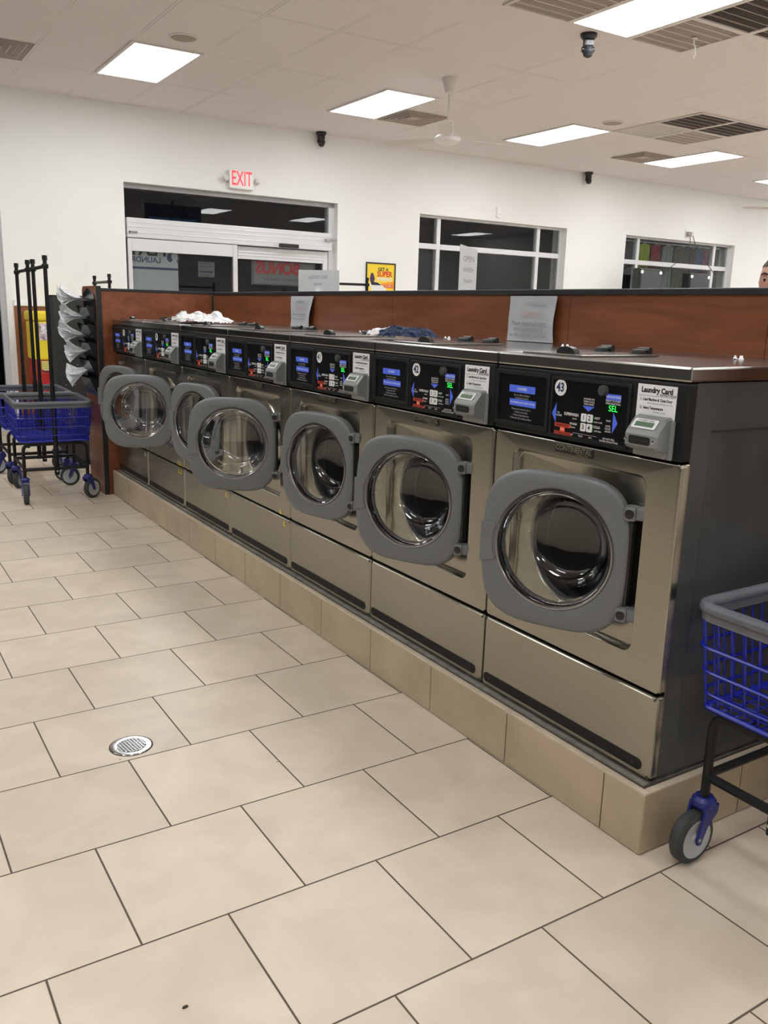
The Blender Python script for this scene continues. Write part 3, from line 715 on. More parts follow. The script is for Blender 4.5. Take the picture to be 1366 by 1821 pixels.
    m.loft([dz(outer(.012), -.042), dz(outer(.004), -.034), dz(outer(.0), -.022), dz(outer(.0), -.006), dz(outer(.004), 0.), dz(outer(.010), .004), dz(outer(.03), .007),
            dz(circ(*hole, .176, n), .005), dz(circ(*hole, .171, n), .003), dz(circ(*hole, .166, n), -.004), dz(circ(*hole, .163, n), -.030), dz(circ(*hole, .172, n), -.042), dz(outer(.012), -.042)], DOORG)
    dr_ = m.build('door', root, (hx, hy, 0), (0, 0, RAD(ang)))
    # glass bowl, dished towards the machine
    def bp(prof): return [(r_, -x) for r_, x in prof]
    Mb = Matrix.Translation(D3(hole[0], hole[1], 0)) @ Matrix(((0, 0, 1, 0), (1, 0, 0, 0), (0, 1, 0, 0), (0, 0, 0, 1)))
    m = MB()
    pr = [(.164, -.008), (.160, -.006), (.150, -.020), (.138, -.055), (.125, -.095), (.108, -.118), (.08, -.128), (.03, -.131), (.001, -.131), (.001, -.138), (.03, -.138), (.084, -.135), (.114, -.124), (.131, -.098), (.144, -.056), (.156, -.030), (.164, -.026)]
    m.lathe(bp(pr), BOWL, 64, Mb, close=True); m.build('glass_bowl', dr_)
    m = MB(); m.lathe(bp([(.172, -.002), (.170, .006), (.165, .0065), (.161, .001), (.161, -.008)]), mat('glass_rim_steel', (.3, .3, .31), .2, 1.), 64, Mb); m.build('glass_rim', dr_)
    m = MB()
    ol = [p for p in superloop(cs, czd, .424, .441, 3.5, 40) if p[0] > .3 and .695 < p[1] < .815]
    ol = sorted(ol, key=lambda p: p[1])
    poly = [(.382, .705), (.375, .715)] + [(hole[0]+.178*cos(RAD(a)), hole[1]+.178*sin(RAD(a))) for a in range(-13, 14, 3)] + [(.378, .806), (.384, .812)] + [(p[0], p[1]) for p in reversed(ol)]
    m.loft([dz(poly, .004), dz(poly, .0092)], DOORG, False, False, True); m.build('latch_grip', dr_)
    for zz in (.893, .617):
        m = MB(); m.box(D3(-.012, zz-.020, -.03), D3(.020, zz+.020, .012), DOORG, .008); m.box(D3(-.036, zz-.016, -.03), D3(-.008, zz+.018, .006), DOORG, .006)
        m.lathe([(.0, .001), (.011, .001), (.0125, 0)], DARK, 16, basis(D3(.004, zz, .0125), (0, -1, 0), (0, 0, 1))); m.build('door_hinge', dr_)
    m = MB(); m.box(D3(-.004, .64, -.036), D3(.004, .87, -.002), DARK, .003); m.build('hinge_strip', dr_)
    return root

LB = {43: 'stainless washer numbered 43 at the near end of the row, door ajar', 42: 'stainless washer numbered 42, second from the near end, door ajar', 41: 'stainless washer numbered 41, third from the near end, door barely open',
      40: 'washer without number disc, fourth from the near end, door swung wide', 39: 'washer without number disc, under the white cloth, door barely open', 38: 'second washer from the wood end panel, door swung widest', 37: 'farthest washer, beside the wood end panel, mostly hidden by open doors'}
SPEC = [(43, 43, 25.5, None), (42, 42, 25.8, None), (41, 41, 16., None), (40, None, 50.8, 'yellow'), (39, None, 17.3, 'yellow'), (38, 38, 59.2, 'double'), (37, 37, 22.5, 'white')]
for k, (idn, num, ang, st) in enumerate(SPEC):
    w_ = make_washer(num, ang, LB[idn], st, .0)
    w_.location = (XB, YL+k*MW, ZP)

# ------------------------------------------------------------------ wood divider behind and at the end of the row
BPX, ZC, YE = .8125, 1.491, PY1+.012
r = thing('wood_divider', 'long cherry laminate divider with black top cap behind the washers', 'divider', (BPX, 0, 0))
o = Vector(r.location)
m = MB(); js = [-.6, .37, 1.25, 2.55, 3.85, YE]
for a, b_ in zip(js, js[1:]): m.box(Vector((BPX, a+.001, 0))-o, Vector((BPX+.02, b_-.001, ZC-.02))-o, WOOD, .001)
m.box(Vector((BPX+.28, -.6, 0))-o, Vector((BPX+.30, YE, ZC-.02))-o, WOOD); m.build('wood_panel', r)
m = MB(); m.box(Vector((BPX-.012, -.6, ZC-.022))-o, Vector((BPX+.30, YE+.3, ZC))-o, BLKTRIM, .004); m.build('top_cap', r)
r = thing('wood_end_panel', 'cherry laminate end panel with black edges closing the far end of the row', 'end panel', (-.06, YE, 0))
o = Vector(r.location)
m = MB(); m.box(Vector((-.03, YE, 0))-o, Vector((BPX-.014, YE+.02, ZC-.02))-o, WOOD); m.build('inner_panel', r)
m = MB(); M = basis(Vector((-.056, YE+.004, 0))-o, (0, 1, 0), (0, 0, 1))
pl = [(0, .0), (.40, 0), (.40, 1.46), (.39, 1.49), (.36, 1.505), (.0, 1.505)]
m.prism(pl, -.004, .0, WOOD, M); m.build('side_panel', r)
m = MB(); m.box(Vector((-.056, YE+.006, 0))-o, Vector((-.03, YE+.40, 1.5))-o, WOOD); m.box(Vector((-.0605, YE-.008, 0))-o, Vector((-.026, YE+.004, 1.505))-o, BLKTRIM, .002); m.box(Vector((-.03, YE-.004, ZC-.02))-o, Vector((BPX-.014, YE+.30, ZC))-o, BLKTRIM, .003); m.build('black_edging', r)

# notices hanging in front of the divider
def sheet(name, label, cat, pts, lines, seed):
    """pts: 4 corners (top far, top near, bottom near, bottom far)"""
    a, b_, c, d = [Vector(p) for p in pts]; org = (c+d)/2
    r = thing(name, label, cat, org); m = MB(); nu, nv = 14, 12; g = []
    nrm = (b_-a).cross(d-a).normalized()
    if nrm.x > 0: nrm = -nrm
    for j in range(nv+1):
        for i in range(nu+1):
            u, v = i/nu, j/nv
            p = (a*(1-u)+b_*u)*(1-v)+(d*(1-u)+c*u)*v
            p = p + nrm*(.004+.006*noise.noise(Vector((u*3+seed, v*2, 0)))+.012*max(0, u-.85)*6*sin(v*3))
            g.append(p-org)
    m.add(g, [(j*(nu+1)+i, j*(nu+1)+i+1, (j+1)*(nu+1)+i+1, (j+1)*(nu+1)+i) for j in range(nv) for i in range(nu)], NOTE, True); ux = (b_-a).normalized(); vy = (a-d).normalized(); wl = (b_-a).length; hl = (a-d).length
    for t, u, v, s, mt in lines:
        p = (a*(1-u)+b_*u)*(1-v)+(d*(1-u)+c*u)*v + nrm*.017 - org
        m.text(t, s, mt, basis(p, ux, vy), .015)
    m.build('paper_sheet', r)
def ln(t, v, s, mt=INKN, u=.5): return (t, u, v, s, mt)
sheet('paper_notice', 'white printed notice hung on the divider behind washer 43', 'notice', ((BPX-.012, 1.595, 1.464), (BPX-.012, 1.308, 1.464), (.797, 1.310, 1.279), (.797, 1.600, 1.279)),
      [ln('LAUNDRY', .16, .022, INKF, .58), ln('NOTICE', .40, .03, INKR), ln('Please remove all items', .60, .022), ln('from washer promptly', .73, .02), ln('as other customers need them', .86, .018)], 1.)
sheet('curled_notice', 'smaller white paper notice hung on the divider behind washer 40', 'notice', ((BPX-.012, 3.704, 1.462), (BPX-.012, 3.402, 1.462), (.79, 3.44, 1.279), (.79, 3.695, 1.279)),
      [ln('LAUNDRY', .2, .024), ln('NOTICE', .4, .026, INKR), ln('Please remove items', .6, .02), ln('from washer promptly', .75, .018)], 5.)
# sign holders standing on the divider cap
def stand_sign(label, p0, p1, z1a, z1b, lines):
    a = Vector((*p0, ZC)); b_ = Vector((*p1, ZC)); org = (a+b_)/2
    r = thing('paper_sign', label, 'sign', org); m = MB(); n_ = (b_-a).cross(Vector((0, 0, 1))).normalized()*.0015
    za, zb = Vector((0, 0, z1a-ZC)), Vector((0, 0, z1b-ZC))
    m.loft([[a-org+n_, b_-org+n_, b_-org+n_+zb, a-org+n_+za], [a-org-n_, b_-org-n_, b_-org-n_+zb, a-org-n_+za]], PAPER, False, True, True); m.build('sign_sheet', r)
    m = MB(); c = a*.5+b_*.5-org
    m.box(Vector((-.03, -.03, 0))+c, Vector((.03, .03, .004))+c, PAPER, .001); m.build('sign_foot', r)
    m = MB()
    nn = (b_-a).cross(Vector((0, 0, 1))).normalized()
    for t, z, s in lines: m.text(t, s, INKF, basis(c+Vector((0, 0, z))+nn*.0022, b_-a, (0, 0, 1)), .01)
    m.build('sign_print', r)
stand_sign('white sheet standing on the divider cap in front of the exit door', (.93, 3.87), (.96, 3.385), 1.632, 1.618, [('LAUNDRY CARD', .09, .03), ('load here', .05, .025)])
stand_sign('narrow upright white sign on the divider cap before the middle window', (.90, 2.105), (1.035, 2.145), 1.706, 1.690, [('OPEN', .15, .035), ('WASH', .10, .03), ('hours', .05, .03)])

# ------------------------------------------------------------------ laundry left on the lids
def cloth_pile(name, label, cx, cy, z, lx, ly, h, seed, mt, mt2=None, rz=0., peaks=()):
    m = MB(); n = 44; V = []; ok = {}
    for j in range(n+1):
        for i in range(n+1):
            u, v = 2*i/n-1, 2*j/n-1
            wob = 1+.22*noise.noise(Vector((math.atan2(v, u+1e-5)*1.3, seed, 0)))
            d = (abs(u)**2.4+abs(v)**2.4)**(1/2.4)/wob
            f = max(0., 1-d**3.2)**.5 if d < 1 else 0
            q = Vector((u*2.6+seed, v*2.6, seed*.7)); rid = 1-abs(noise.noise(q*1.3)); r2 = 1-abs(noise.noise(q*2.9))
            hh = f*(.35+.45*rid**2*noise.fractal(q*.6+Vector((5, 5, 5)), 1, 2, 3)+.28*r2**3+.25)
            for (px, py, ph, pr) in peaks: hh += f*ph*math.exp(-((u-px)**2+(v-py)**2)/pr)
            x = u*lx+.02*noise.noise(q*2); y = v*ly+.02*noise.noise(q*2+Vector((9, 0, 0)))
            V.append((x, y, max(.0006, hh*h))); ok[(i, j)] = d < 1
    F = []; F2 = []
    for j in range(n):
        for i in range(n):
            if all(ok[p] for p in ((i, j), (i+1, j), (i+1, j+1), (i, j+1))):
                (F2 if (mt2 and j > n*.66 and i < n*.75) else F).append((j*(n+1)+i, j*(n+1)+i+1, (j+1)*(n+1)+i+1, (j+1)*(n+1)+i))
    o_ = len(m.v); m.add(V, F, mt, True)
    if F2: m.add(V, F2, mt2, True)
    o = m.build(name, None, (cx, cy, z), (0, 0, rz))
    # drop loose verts
    bm = bmesh.new(); bm.from_mesh(o.data); bmesh.ops.delete(bm, geom=[v for v in bm.verts if not v.link_faces], context='VERTS'); bmesh.ops.remove_doubles(bm, verts=bm.verts, dist=1e-5)
    bmesh.ops.recalc_face_normals(bm, faces=bm.faces); bm.to_mesh(o.data); bm.free()
    return tag(o, label, 'cloth', None)
LZ = 1.2768
cloth_pile('crumpled_cloth', 'crumpled white cloth lying on the washer lids at the far end', .30, 3.97, LZ+.006, .11, .37, .050, 3.1, CLOTHW, None, RAD(4), ((-.1, .75, .7, .05), (.1, -.55, .9, .05), (0, .1, .35, .1)))
cloth_pile('crumpled_shirt', 'crumpled navy and white cloth on the lid of washer 41', .245, 1.585, LZ+.007, .10, .155, .044, 8.4, CLOTHN, CLOTHW, RAD(8), ((0, .2, .3, .2),))

# ------------------------------------------------------------------ floor drain, crumbs
r = thing('floor_drain', 'round steel floor drain with a square hole grid in the tiles', 'floor drain', (-.985, 1.232, 0))
m = MB(); m.lathe([(.045, .0002), (.045, .003), (.058, .0035), (.0635, .003), (.066, .0002)], CHROME, 48); m.build('drain_ring', r)
m = MB(); m.lathe([(0., .0005), (.0445, .0005)], INK, 40); m.build('drain_well', r)
m = MB(); M45 = Matrix.Rotation(RAD(8), 4, 'Z')
for k in range(-4, 5):
    t = k*.0098; l = math.sqrt(max(0, .045**2-t*t))
    for ax in (0, 1):
        a, b_ = (-l, t-.0017, .001), (l, t+.0017, .0034)
        if ax: a, b_ = (t-.0017, -l, .001), (t+.0017, l, .0032)
        m.box(a, b_, mat('drain_steel', (.55, .55, .56), .3, 1.), 0, M45)
m.build('drain_grate', r)
m = MB(); m.lathe([(.058, .0002), (.066, .0015), (.069, .0001)], GROUT, 40); m.build('drain_seal', r)
for x, y, s, lb in ((-1.20, .115, .007, 'small dark crumb on the nearest floor tiles'), (-.62, .91, .003, 'tiny dark speck on a tile near the plinth'), (-1.04, 1.16, .003, 'tiny brown speck on the tile beside the floor drain')):
    m = MB(); m.lathe([(0, .0), (s, .0004), (s*.8, s*.5), (0, s*.7)], mat('crumb_brown', (.06, .04, .03), .9), 8, Matrix.Diagonal((1, .45, 1, 1))); tag(m.build('floor_crumb', None, (x, y, .0002)), lb, 'crumb')

# ------------------------------------------------------------------ laundry carts
def arc_path(pts, r, n=5, closed=False):
    """polyline with rounded corners"""
    pts = [Vector(p) for p in pts]; out = []; N = len(pts)
    for i, p in enumerate(pts):
        if not closed and i in (0, N-1): out.append(p); continue
        a, b_ = pts[i-1], pts[(i+1) % N]
        da, db = (a-p), (b_-p); ra = min(r, da.length*.49, db.length*.49)
        s, e_ = p+da.normalized()*ra, p+db.normalized()*ra
        for k in range(n+1):
            t = k/n; out.append(s*(1-t)**2+p*2*t*(1-t)+e_*t*t)
    return out
def make_cart(label, loc, rz, pole_top, swiv, dense=False, group='blue wire laundry carts'):
    root = thing('laundry_cart', label, 'laundry cart', loc, rz, group)
    hx, hy, zr, zb = .255, .325, .70, .43         # half width, half length at the rim
    bx_, by_ = .225, .285
    # rim
    m = MB(); rp = lambda sx, sy, z: [(x, y, z) for x, y in rrect(0, 0, 2*sx, 2*sy, .05, 6)]
    m.tube(rp(hx, hy, zr), .0155, RIM, 10, closed=True)
    sk = [rp(hx+.006, hy+.006, zr), rp(hx+.004, hy+.004, zr-.032), rp(hx-.006, hy-.006, zr-.034), rp(hx-.006, hy-.006, zr)]
    m.loft(sk, RIM, False); m.build('basket_rim', root)
    # wire basket
    m = MB(); wr = .0032
    for k, z in enumerate((.60, .535, .475)):
        t = (zr-z)/(zr-zb); m.tube(rp(hx-(hx-bx_)*t+.012, hy-(hy-by_)*t+.012, z), .0042, BLUEW, 6, closed=True)
    nx, ny = (12, 15)
    for i in range(nx+1):
        u = -1+2*i/nx
        for s in (-1, 1): m.tube([(u*(hx-.03), s*hy, zr-.03), (u*(bx_-.0), s*by_, zb)], wr, BLUEW, 5)
        m.tube([(u*bx_, -by_, zb), (u*bx_, by_, zb)], wr, BLUEW, 5)
    for i in range(ny+1):
        u = -1+2*i/ny
        for s in (-1, 1): m.tube([(s*hx, u*(hy-.03), zr-.03), (s*bx_, u*by_, zb)], wr, BLUEW, 5)
        m.tube([(-bx_, u*by_, zb+.005), (bx_, u*by_, zb+.005)], wr, BLUEW, 5)
    m.tube([(x, y, zb+.004) for x, y in rrect(0, 0, 2*bx_+.01, 2*by_+.01, .02, 4)], .007, BLUEW, 6, closed=True)
    m.build('wire_basket', root)
    # base frame: one bent leg hoop at each end, side rails between them
    lx, ly = .212, .262
    for s in (-1, 1):
        m = MB(); m.tube(arc_path([(-lx, s*ly, .175), (-lx, s*ly, .412), (lx, s*ly, .412), (lx, s*ly, .175)], .05), .0125, BLACKM, 10); m.build('leg_hoop', root)
    m = MB()
    for s in (-1, 1):
        m.tube([(s*lx, -ly, .24), (s*lx, ly, .24)], .011, BLACKM, 8)
        m.tube([(s*.12, -ly, .413), (s*.12, ly, .413)], .011, BLACKM, 8)
        m.tube([(-lx, s*ly, .235), (lx, s*ly, .235)], .0125, BLACKM, 8)
        for q in (-1, 1):
            for z in (.19, .21): m.lathe([(0, .003), (.004, .002), (.005, 0)], CHROME, 8, basis((q*lx, s*(ly+.0125), z), (s, 0, 0), (0, 0, 1)) if s < 0 else basis((q*lx, s*(ly+.0125), z), (-1, 0, 0), (0, 0, 1)))
    m.build('lower_frame', root)
    # casters
    q = 0
    for sx in (-1, 1):
        for sy in (-1, 1):
            a = swiv[q]; q += 1
            m = MB(); M = Matrix.Translation((sx*lx, sy*ly, 0)) @ Matrix.Rotation(a, 4, 'Z') @ Matrix.Scale(1.14, 4)
            m.lathe([(0, .158), (.020, .158), (.027, .150), (.027, .138), (.022, .132), (0, .132)], BLUEF, 18, M)
            for s in (-1, 1):
                pf = [(-.024, .142), (.020, .142), (.026, .110), (.040, .065), (.036, .052), (.026, .052), (.008, .092), (-.022, .122)]
                m.prism(pf, s*.021-.003, s*.021+.003, BLUEF, M @ Matrix(((1, 0, 0, 0), (0, 0, -1, 0), (0, 1, 0, 0), (0, 0, 0, 1))))
            m.box((-.024, -.024, .128), (.020, .024, .142), BLUEF, .004, M)
            cst = m.build('caster', root)
            m = MB(); Mw = M @ Matrix.Translation((.032, 0, .0635)) @ Matrix.Rotation(pi/2, 4, 'X')
            m.lathe([(.047, -.0165), (.056, -.016), (.0625, -.010), (.0635, 0), (.0625, .010), (.056, .016), (.047, .0165)], TIRE, 32, Mw)
            for s in (-1, 1): m.lathe([(.0, s*.016), (.010, s*.016), (.014, s*.012), (.034, s*.012), (.041, s*.0155), (.048, s*.016)], HUB, 32, Mw)
            m.lathe([(0, .024), (.006, .024), (.006, -.024), (0, -.024)], CHROME, 10, Mw)
            m.build('wheel', cst)
    # double pole hanging rack
    for s, top in ((-1, pole_top), (1, pole_top-.005)):
        yy = s*(ly+.026)
        m = MB(); m.tube([(0, yy, .20), (0, yy, top)], .0135, BLACKM, 10); m.tube([(0, yy, .195), (0, yy, .80)], .0165, BLACKM, 10)
        m.lathe([(0, top+.012), (.017, top+.010), (.018, top-.02), (.013, top-.022)], BLACKM, 12, Matrix.Translation((0, yy, 0)))
        m.box((-.02, yy-.02, top-.075), (.02, yy+.02, top-.045), BLACKM, .006)
        m.lathe([(0, .02), (.006, .02), (.006, -.02), (0, -.02)], CHROME, 8, Matrix.Translation((0, yy, .222)) @ Matrix.Rotation(pi/2, 4, 'X'))
        m.build('rack_pole', root)
    m = MB(); m.tube([(0, -ly-.026, pole_top-.06), (0, ly+.026, pole_top-.062)], .0125, BLACKM, 8); m.build('rack_bar', root)
    return root
make_cart('blue wire laundry cart beside the near end of the washer plinth', (.400, -.290, 0), RAD(-90), 1.69, (RAD(-90), RAD(-60), RAD(-60), RAD(35)))
make_cart('front one of the two blue laundry carts by the wood end panel', (-.395, 5.27, 0), RAD(-3), 1.678, (RAD(-95), RAD(60), RAD(35), RAD(160)))
make_cart('rear one of the two blue laundry carts, partly cut by the left edge', (-.380, 5.985, 0), RAD(-2), 1.672, (RAD(60), RAD(200), RAD(150), RAD(20)))
make_cart('laundry cart behind the end panel, only its black rack showing', (.58, 7.37, 0), RAD(-1), 1.643, (0, 1, 2, 3))
make_cart('laundry cart behind the divider, only its rack bar showing near the poster', (2.75, 6.55, 0), RAD(82), 1.705, (0, 1, 2, 3))

# ------------------------------------------------------------------ newspaper rack, grey cabinet, toy machine
r = thing('grey_cabinet', 'tall dark grey panel cabinet behind the newspaper rack', 'cabinet', (.055, 6.46, 0))
m = MB(); m.box((-.145, -.10, .05), (.145, .10, 1.43), GREY, .003); m.box((-.135, -.09, 0), (.135, .09, .05), DARK)
for x, z in ((-.06, .98), (.03, .87), (-.02, .80), (.05, .79), (-.075, .70), (-.03, .72), (.0, .70)): m.lathe([(0, .001), (.004, 0)], WHT, 8, basis((x, -.1003, z), (1, 0, 0), (0, 0, 1)))
m.build('cabinet_body', r)
m = MB(); m.box((-.148, -.103, 1.43), (.148, .103, 1.442), BLKTRIM, .002); m.build('cabinet_top', r)
RX = -.0612
r = thing('newspaper_rack', 'black plastic literature rack mounted on the wood end panel', 'rack', (RX, 5.26, .75))
BL2 = mat('rack_black', (.014, .015, .017), .22)
m = MB(); pl = [(-.155, 0), (.16, .0), (.16, .66), (.135, .70), (.06, .705), (.0, .735), (-.05, .74), (-.10, .72), (-.155, .70)]
m.prism(pl, 0, .006, BL2, basis((0, 0, 0), (0, -1, 0), (0, 0, 1))); m.build('back_plate', r)
for k in range(5):
    z = .06+.125*k; m = MB()
    for s in (-.15, .15): m.prism([(0, z-.09), (-.045, z+.01), (-.06, z+.06), (0, z+.04)], s-.002, s+.002, BL2, Matrix(((1, 0, 0, 0), (0, 0, -1, 0), (0, 1, 0, 0), (0, 0, 0, 1))))
    m.loft([[(-.006, -.15, z-.085), (-.045, -.15, z+.01), (-.06, -.15, z+.045)], [(-.006, .15, z-.085), (-.045, .15, z+.01), (-.06, .15, z+.045)]], BL2, False, closed=False); m.build('rack_pocket', r)
r0 = None
NL = ['folded newspaper in the top pocket of the black rack', 'folded newspaper in the second pocket from the top of the rack', 'folded newspaper in the middle pocket of the black rack', 'limp newspaper in the fourth pocket from the top of the rack', 'folded newspaper in the bottom pocket of the black rack']
for k in range(5):
    rnd = random.Random(k*3+1); m = MB(); z = (1.415, 1.285, 1.155, 1.045, .905)[k]
    droop = (.012, .01, .012, -.005, -.02)[k]
    for q in range(7):
        sp = (q/6-.5)*2; loops = []; L_ = (.155+rnd.uniform(-.02, .015))*(1. if k < 3 else .8)
        for i in range(9):
            t = i/8
            x = -.035-L_*t; zz = droop*t*2.2+sp*(.004+.040*t**.8)+.018*sin(t*pi)*(-sp)+rnd.uniform(-.002, .002)
            loops.append([(x, -.02, zz-.03*t), (x-.004, .06, zz+.006*sin(q+t*3)), (x+.004*q, .155, zz+.004+.04*t)])
        m.loft(loops, NEWS, True, closed=False)
        m.loft([[(x, y_, z_) for x, y_, z_ in loops[0]], [(-.012, -.02, -.012+sp*.002), (-.012, .06, -.012+sp*.002), (-.012, .155, -.012+sp*.002)]], NEWS, True, closed=False)
    tag(m.build('newspaper', None, (RX-.002, 5.27, z)), NL[k], 'newspaper', 'newspapers in the black rack')
r = thing('toy_vending_machine', 'yellow and red prize vending machine by the wood wainscot', 'vending machine', (.33, 8.32, 0))
m = MB(); m.box((-.26, -.17, .80), (.26, .2, 1.19), YELP, .02); m.box((-.275, -.18, 1.19), (.275, .2, 1.29), YELP, .03, seg=3); m.box((-.262, -.175, .985), (.262, -.165, 1.0), YELP); m.build('yellow_housing', r)
m = MB(); m.box((-.20, -.178, 1.0), (.24, -.168, 1.17), mat('display_poster', (.55, .45, .5), .4, var=.9, vscale=22)); m.text('WIN PRIZES', .06, WHT, basis((-.02, -.1795, 1.10), (1, 0, 0), (0, 0, 1)), .03); m.build('picture_panel', r)
m = MB(); m.prism([(-.19, .46), (.19, .46), (.19, .80), (-.16, .80), (-.19, .66)], -.25, .25, REDP, Matrix(((0, 0, 1, 0), (1, 0, 0, 0), (0, 1, 0, 0), (0, 0, 0, 1)))); m.build('red_base', r)
m = MB(); m.box((-.2, -.20, .70), (.2, -.17, .79), mat('tray_yellow', (.55, .5, .15), .4), .006); m.box((-.18, -.215, .69), (.18, -.19, .70), CHROME, .002); m.build('prize_tray', r)
m = MB(); m.box((-.22, -.15, 0), (.22, .17, .46), DARK, .01); m.build('stand', r)
m = MB(); m.box((-.05, -.20, .50), (.03, -.188, .62), CHROME, .004); m.build('coin_plate', r)

# ------------------------------------------------------------------ poster
r = thing('framed_poster', 'yellow poster with a white car in a black frame on the far wall', 'poster', (4.495, WY, 1.43))
PW, PH = .226, .57
m = MB()
for a, b_ in (((-PW, 0), (PW, .016)), ((-PW, PH-.016), (PW, PH)), ((-PW, .016), (-PW+.014, PH-.016)), ((PW-.014, .016), (PW, PH-.016))): m.box((a[0], -.02, a[1]), (b_[0], 0, b_[1]), BLKTRIM, .003)
m.build('poster_frame', r)
YP = mat('poster_yellow', (.85, .63, .03), .4); OP = mat('poster_orange', (.85, .30, .03), .4); RP = mat('poster_red', (.65, .04, .02), .4)
m = MB(); m.box((-PW+.012, -.008, .012), (PW-.012, -.004, PH-.012), YP); Z0 = 1.43
m.add([(-.05, -.0085, .30), (PW-.013, -.0085, .34), (PW-.013, -.0085, .24), (-.05, -.0085, .27)], [(0, 1, 2, 3)], OP)
FP = lambda x, z, d=.0092: basis((x, -d, z), (1, 0, 0), (0, 0, 1))
m.text('GET A', .058, INK, FP(.035, .485), .03); m.text('SUPER', .092, RP, FP(.06, .425), .04, .9); m.text('EXPERIENCE', .058, WHT, FP(.062, .36), .03, .72)
m.box((.06, -.0095, .262), (.185, -.0085, .29), RP); m.text('ASK INSIDE', .02, WHT, FP(.12, .276, .0099), .02)
m.build('poster_print', r)
m = MB(); pc = lambda pts, mt, d: m.prism(pts, 0, .0004, mt, FP(0, 0, d))
pc([(-.16, .10), (-.145, .25), (-.165, .27), (-.155, .335), (-.03, .32), (.02, .285), (.08, .25), (.10, .20), (.10, .16), (.07, .12), (-.10, .10)], WHT, .0092)
pc([(-.155, .33), (-.14, .285), (.015, .285), (-.04, .318)], INK, .0098); pc([(-.10, .215), (-.05, .195), (.02, .19), (.085, .21), (.085, .175), (.03, .175), (-.06, .19)], INK, .0098)
pc([(-.145+.032*cos(RAD(a)), .13+.045*sin(RAD(a))) for a in range(0, 360, 20)], INK, .0100); pc([(-.145+.018*cos(RAD(a)), .13+.027*sin(RAD(a))) for a in range(0, 360, 20)], INKF, .0106)
pc([(-.16, .33), (-.165, .37), (-.15, .43), (-.13, .44), (-.115, .43), (-.09, .37), (-.10, .325)], mat('poster_purple', (.06, .02, .09), .5), .0096)
m.build('poster_picture', r)

# ------------------------------------------------------------------ right window: tall cabinets in front, garment reflections built as cloth behind the glass
for k, (x, zt, lb) in enumerate(((8.955, 2.127, 'grey faced tall cabinet with black side in front of the right window, left one'), (10.09, 2.107, 'grey faced tall cabinet with black side in front of the right window, right one'))):
    r = thing('tall_cabinet', lb, 'cabinet', (x, 8.2, 0), 0, 'grey tall cabinets by the right window')
    m = MB(); m.box((-.24, -.19, .06), (.24, -.04, zt), DARK, .02); m.box((-.22, -.18, 0), (.22, -.05, .06), DARK); m.build('cabinet_body', r)
    m = MB(); m.box((-.215, -.20, .5), (.225, -.188, zt-.03), mat('cabinet_face_grey', (.055, .058, .064), .35), .03, seg=3); m.build('front_face', r)
    for s in (-1, 1):
        m = MB(); m.lathe([(0, .012), (.016, .010), (.022, 0)], mat('lit_bulb', (1, 1, 1), .3, emit=(1, .97, .9), estr=3.), 12, basis((s*.205, -.202, zt-.055), (1, 0, 0), (0, 0, 1))); m.build('corner_lamp', r)
m = MB(); m.tube([(8.997, WY+.24, 2.60), (11.666, WY+.24, 2.60)], .012, ALUG, 8)
tag(m.build('clothes_rail'), 'metal rail holding the garment reflections in the right window opening', 'clothes rail')
GC = [('yellow_green', (.42, .50, .03), 9.70, .24, 'yellow green garment reflection built as cloth behind the right window'), ('dark_red', (.33, .01, .04), 9.99, .20, 'dark red garment reflection built as cloth behind the right window'), ('pale_grey', (.22, .26, .27), 10.27, .26, 'pale grey garment reflection built as cloth behind the right window'),
      ('olive_brown', (.055, .05, .02), 10.62, .38, 'wide dark olive reflection built as cloth behind the right window'), ('dark_plum', (.04, .015, .03), 10.91, .09, 'narrow dark plum garment reflection built beside the blue one'), ('deep_blue', (.01, .06, .22), 11.05, .15, 'deep blue garment reflection built as cloth behind the right window'), ('pink', (.38, .03, .22), 11.22, .10, 'pink garment reflection built as cloth at the right of the window')]
for nm, c, x, wd, lb in GC:
    mt = mat('garment_'+nm, tuple(q*.6 for q in c), .9, var=.15, vscale=6); r = thing('reflected_garment', lb, 'garment', (x, WY+.24, 2.60), group='garment reflections built on a rail behind the window')
    m = MB(); L = []
    for i in range(13):
        u = -1+2*i/12; xx = u*wd/2; yf = .018*sin(u*9+x*3)
        L.append([(xx, yf, -.02-.03*u*u), (xx*1.02, yf*1.5+.006, -.30), (xx*1.05, yf*1.8, -.95)])
    m.loft(L, mt, True, closed=False); m.build('cloth_body', r)
    m = MB(); m.tube([(-wd*.4, 0, -.05), (0, 0, -.014), (wd*.4, 0, -.05)], .004, ALUG, 6); m.tube(arc_path([(0, 0, -.014), (0, 0, .016), (.012, 0, .018)], .01, 3), .003, ALUG, 6); m.build('hanger', r)

# wall television: seen in the photo as a dark reflection in the transom glass above the exit door
r = thing('television', 'dark television hanging from the ceiling, seen mirrored in the door transom', 'television', (4.5, .8, 2.72), RAD(180))
m = MB(); m.box((-.60, .0, 0), (.60, .07, .66), DARK, .012); m.build('television_body', r)
SCR = mat('television_screen', (.004, .004, .005), .3)
SC2 = mat('television_picture', (.01, .02, .05), .3, emit=(.05, .16, .4), estr=1.6, var=.9, vscale=5)
m = MB(); m.box((-.57, -.004, .03), (.57, .0, .63), SCR)
for a, b_ in ((-.50, -.20), (-.17, .02), (.05, .50)): m.box((a, -.006, .06), (b_, -.004, .40), SC2); m.build('screen', r)
m = MB(); m.tube([(0, .05, .5), (0, .05, CZ-2.72-.001)], .025, DARK, 10); m.box((-.08, -.03, CZ-2.72-.012), (.08, .13, CZ-2.72-.001), DARK); m.build('ceiling_mount', r)

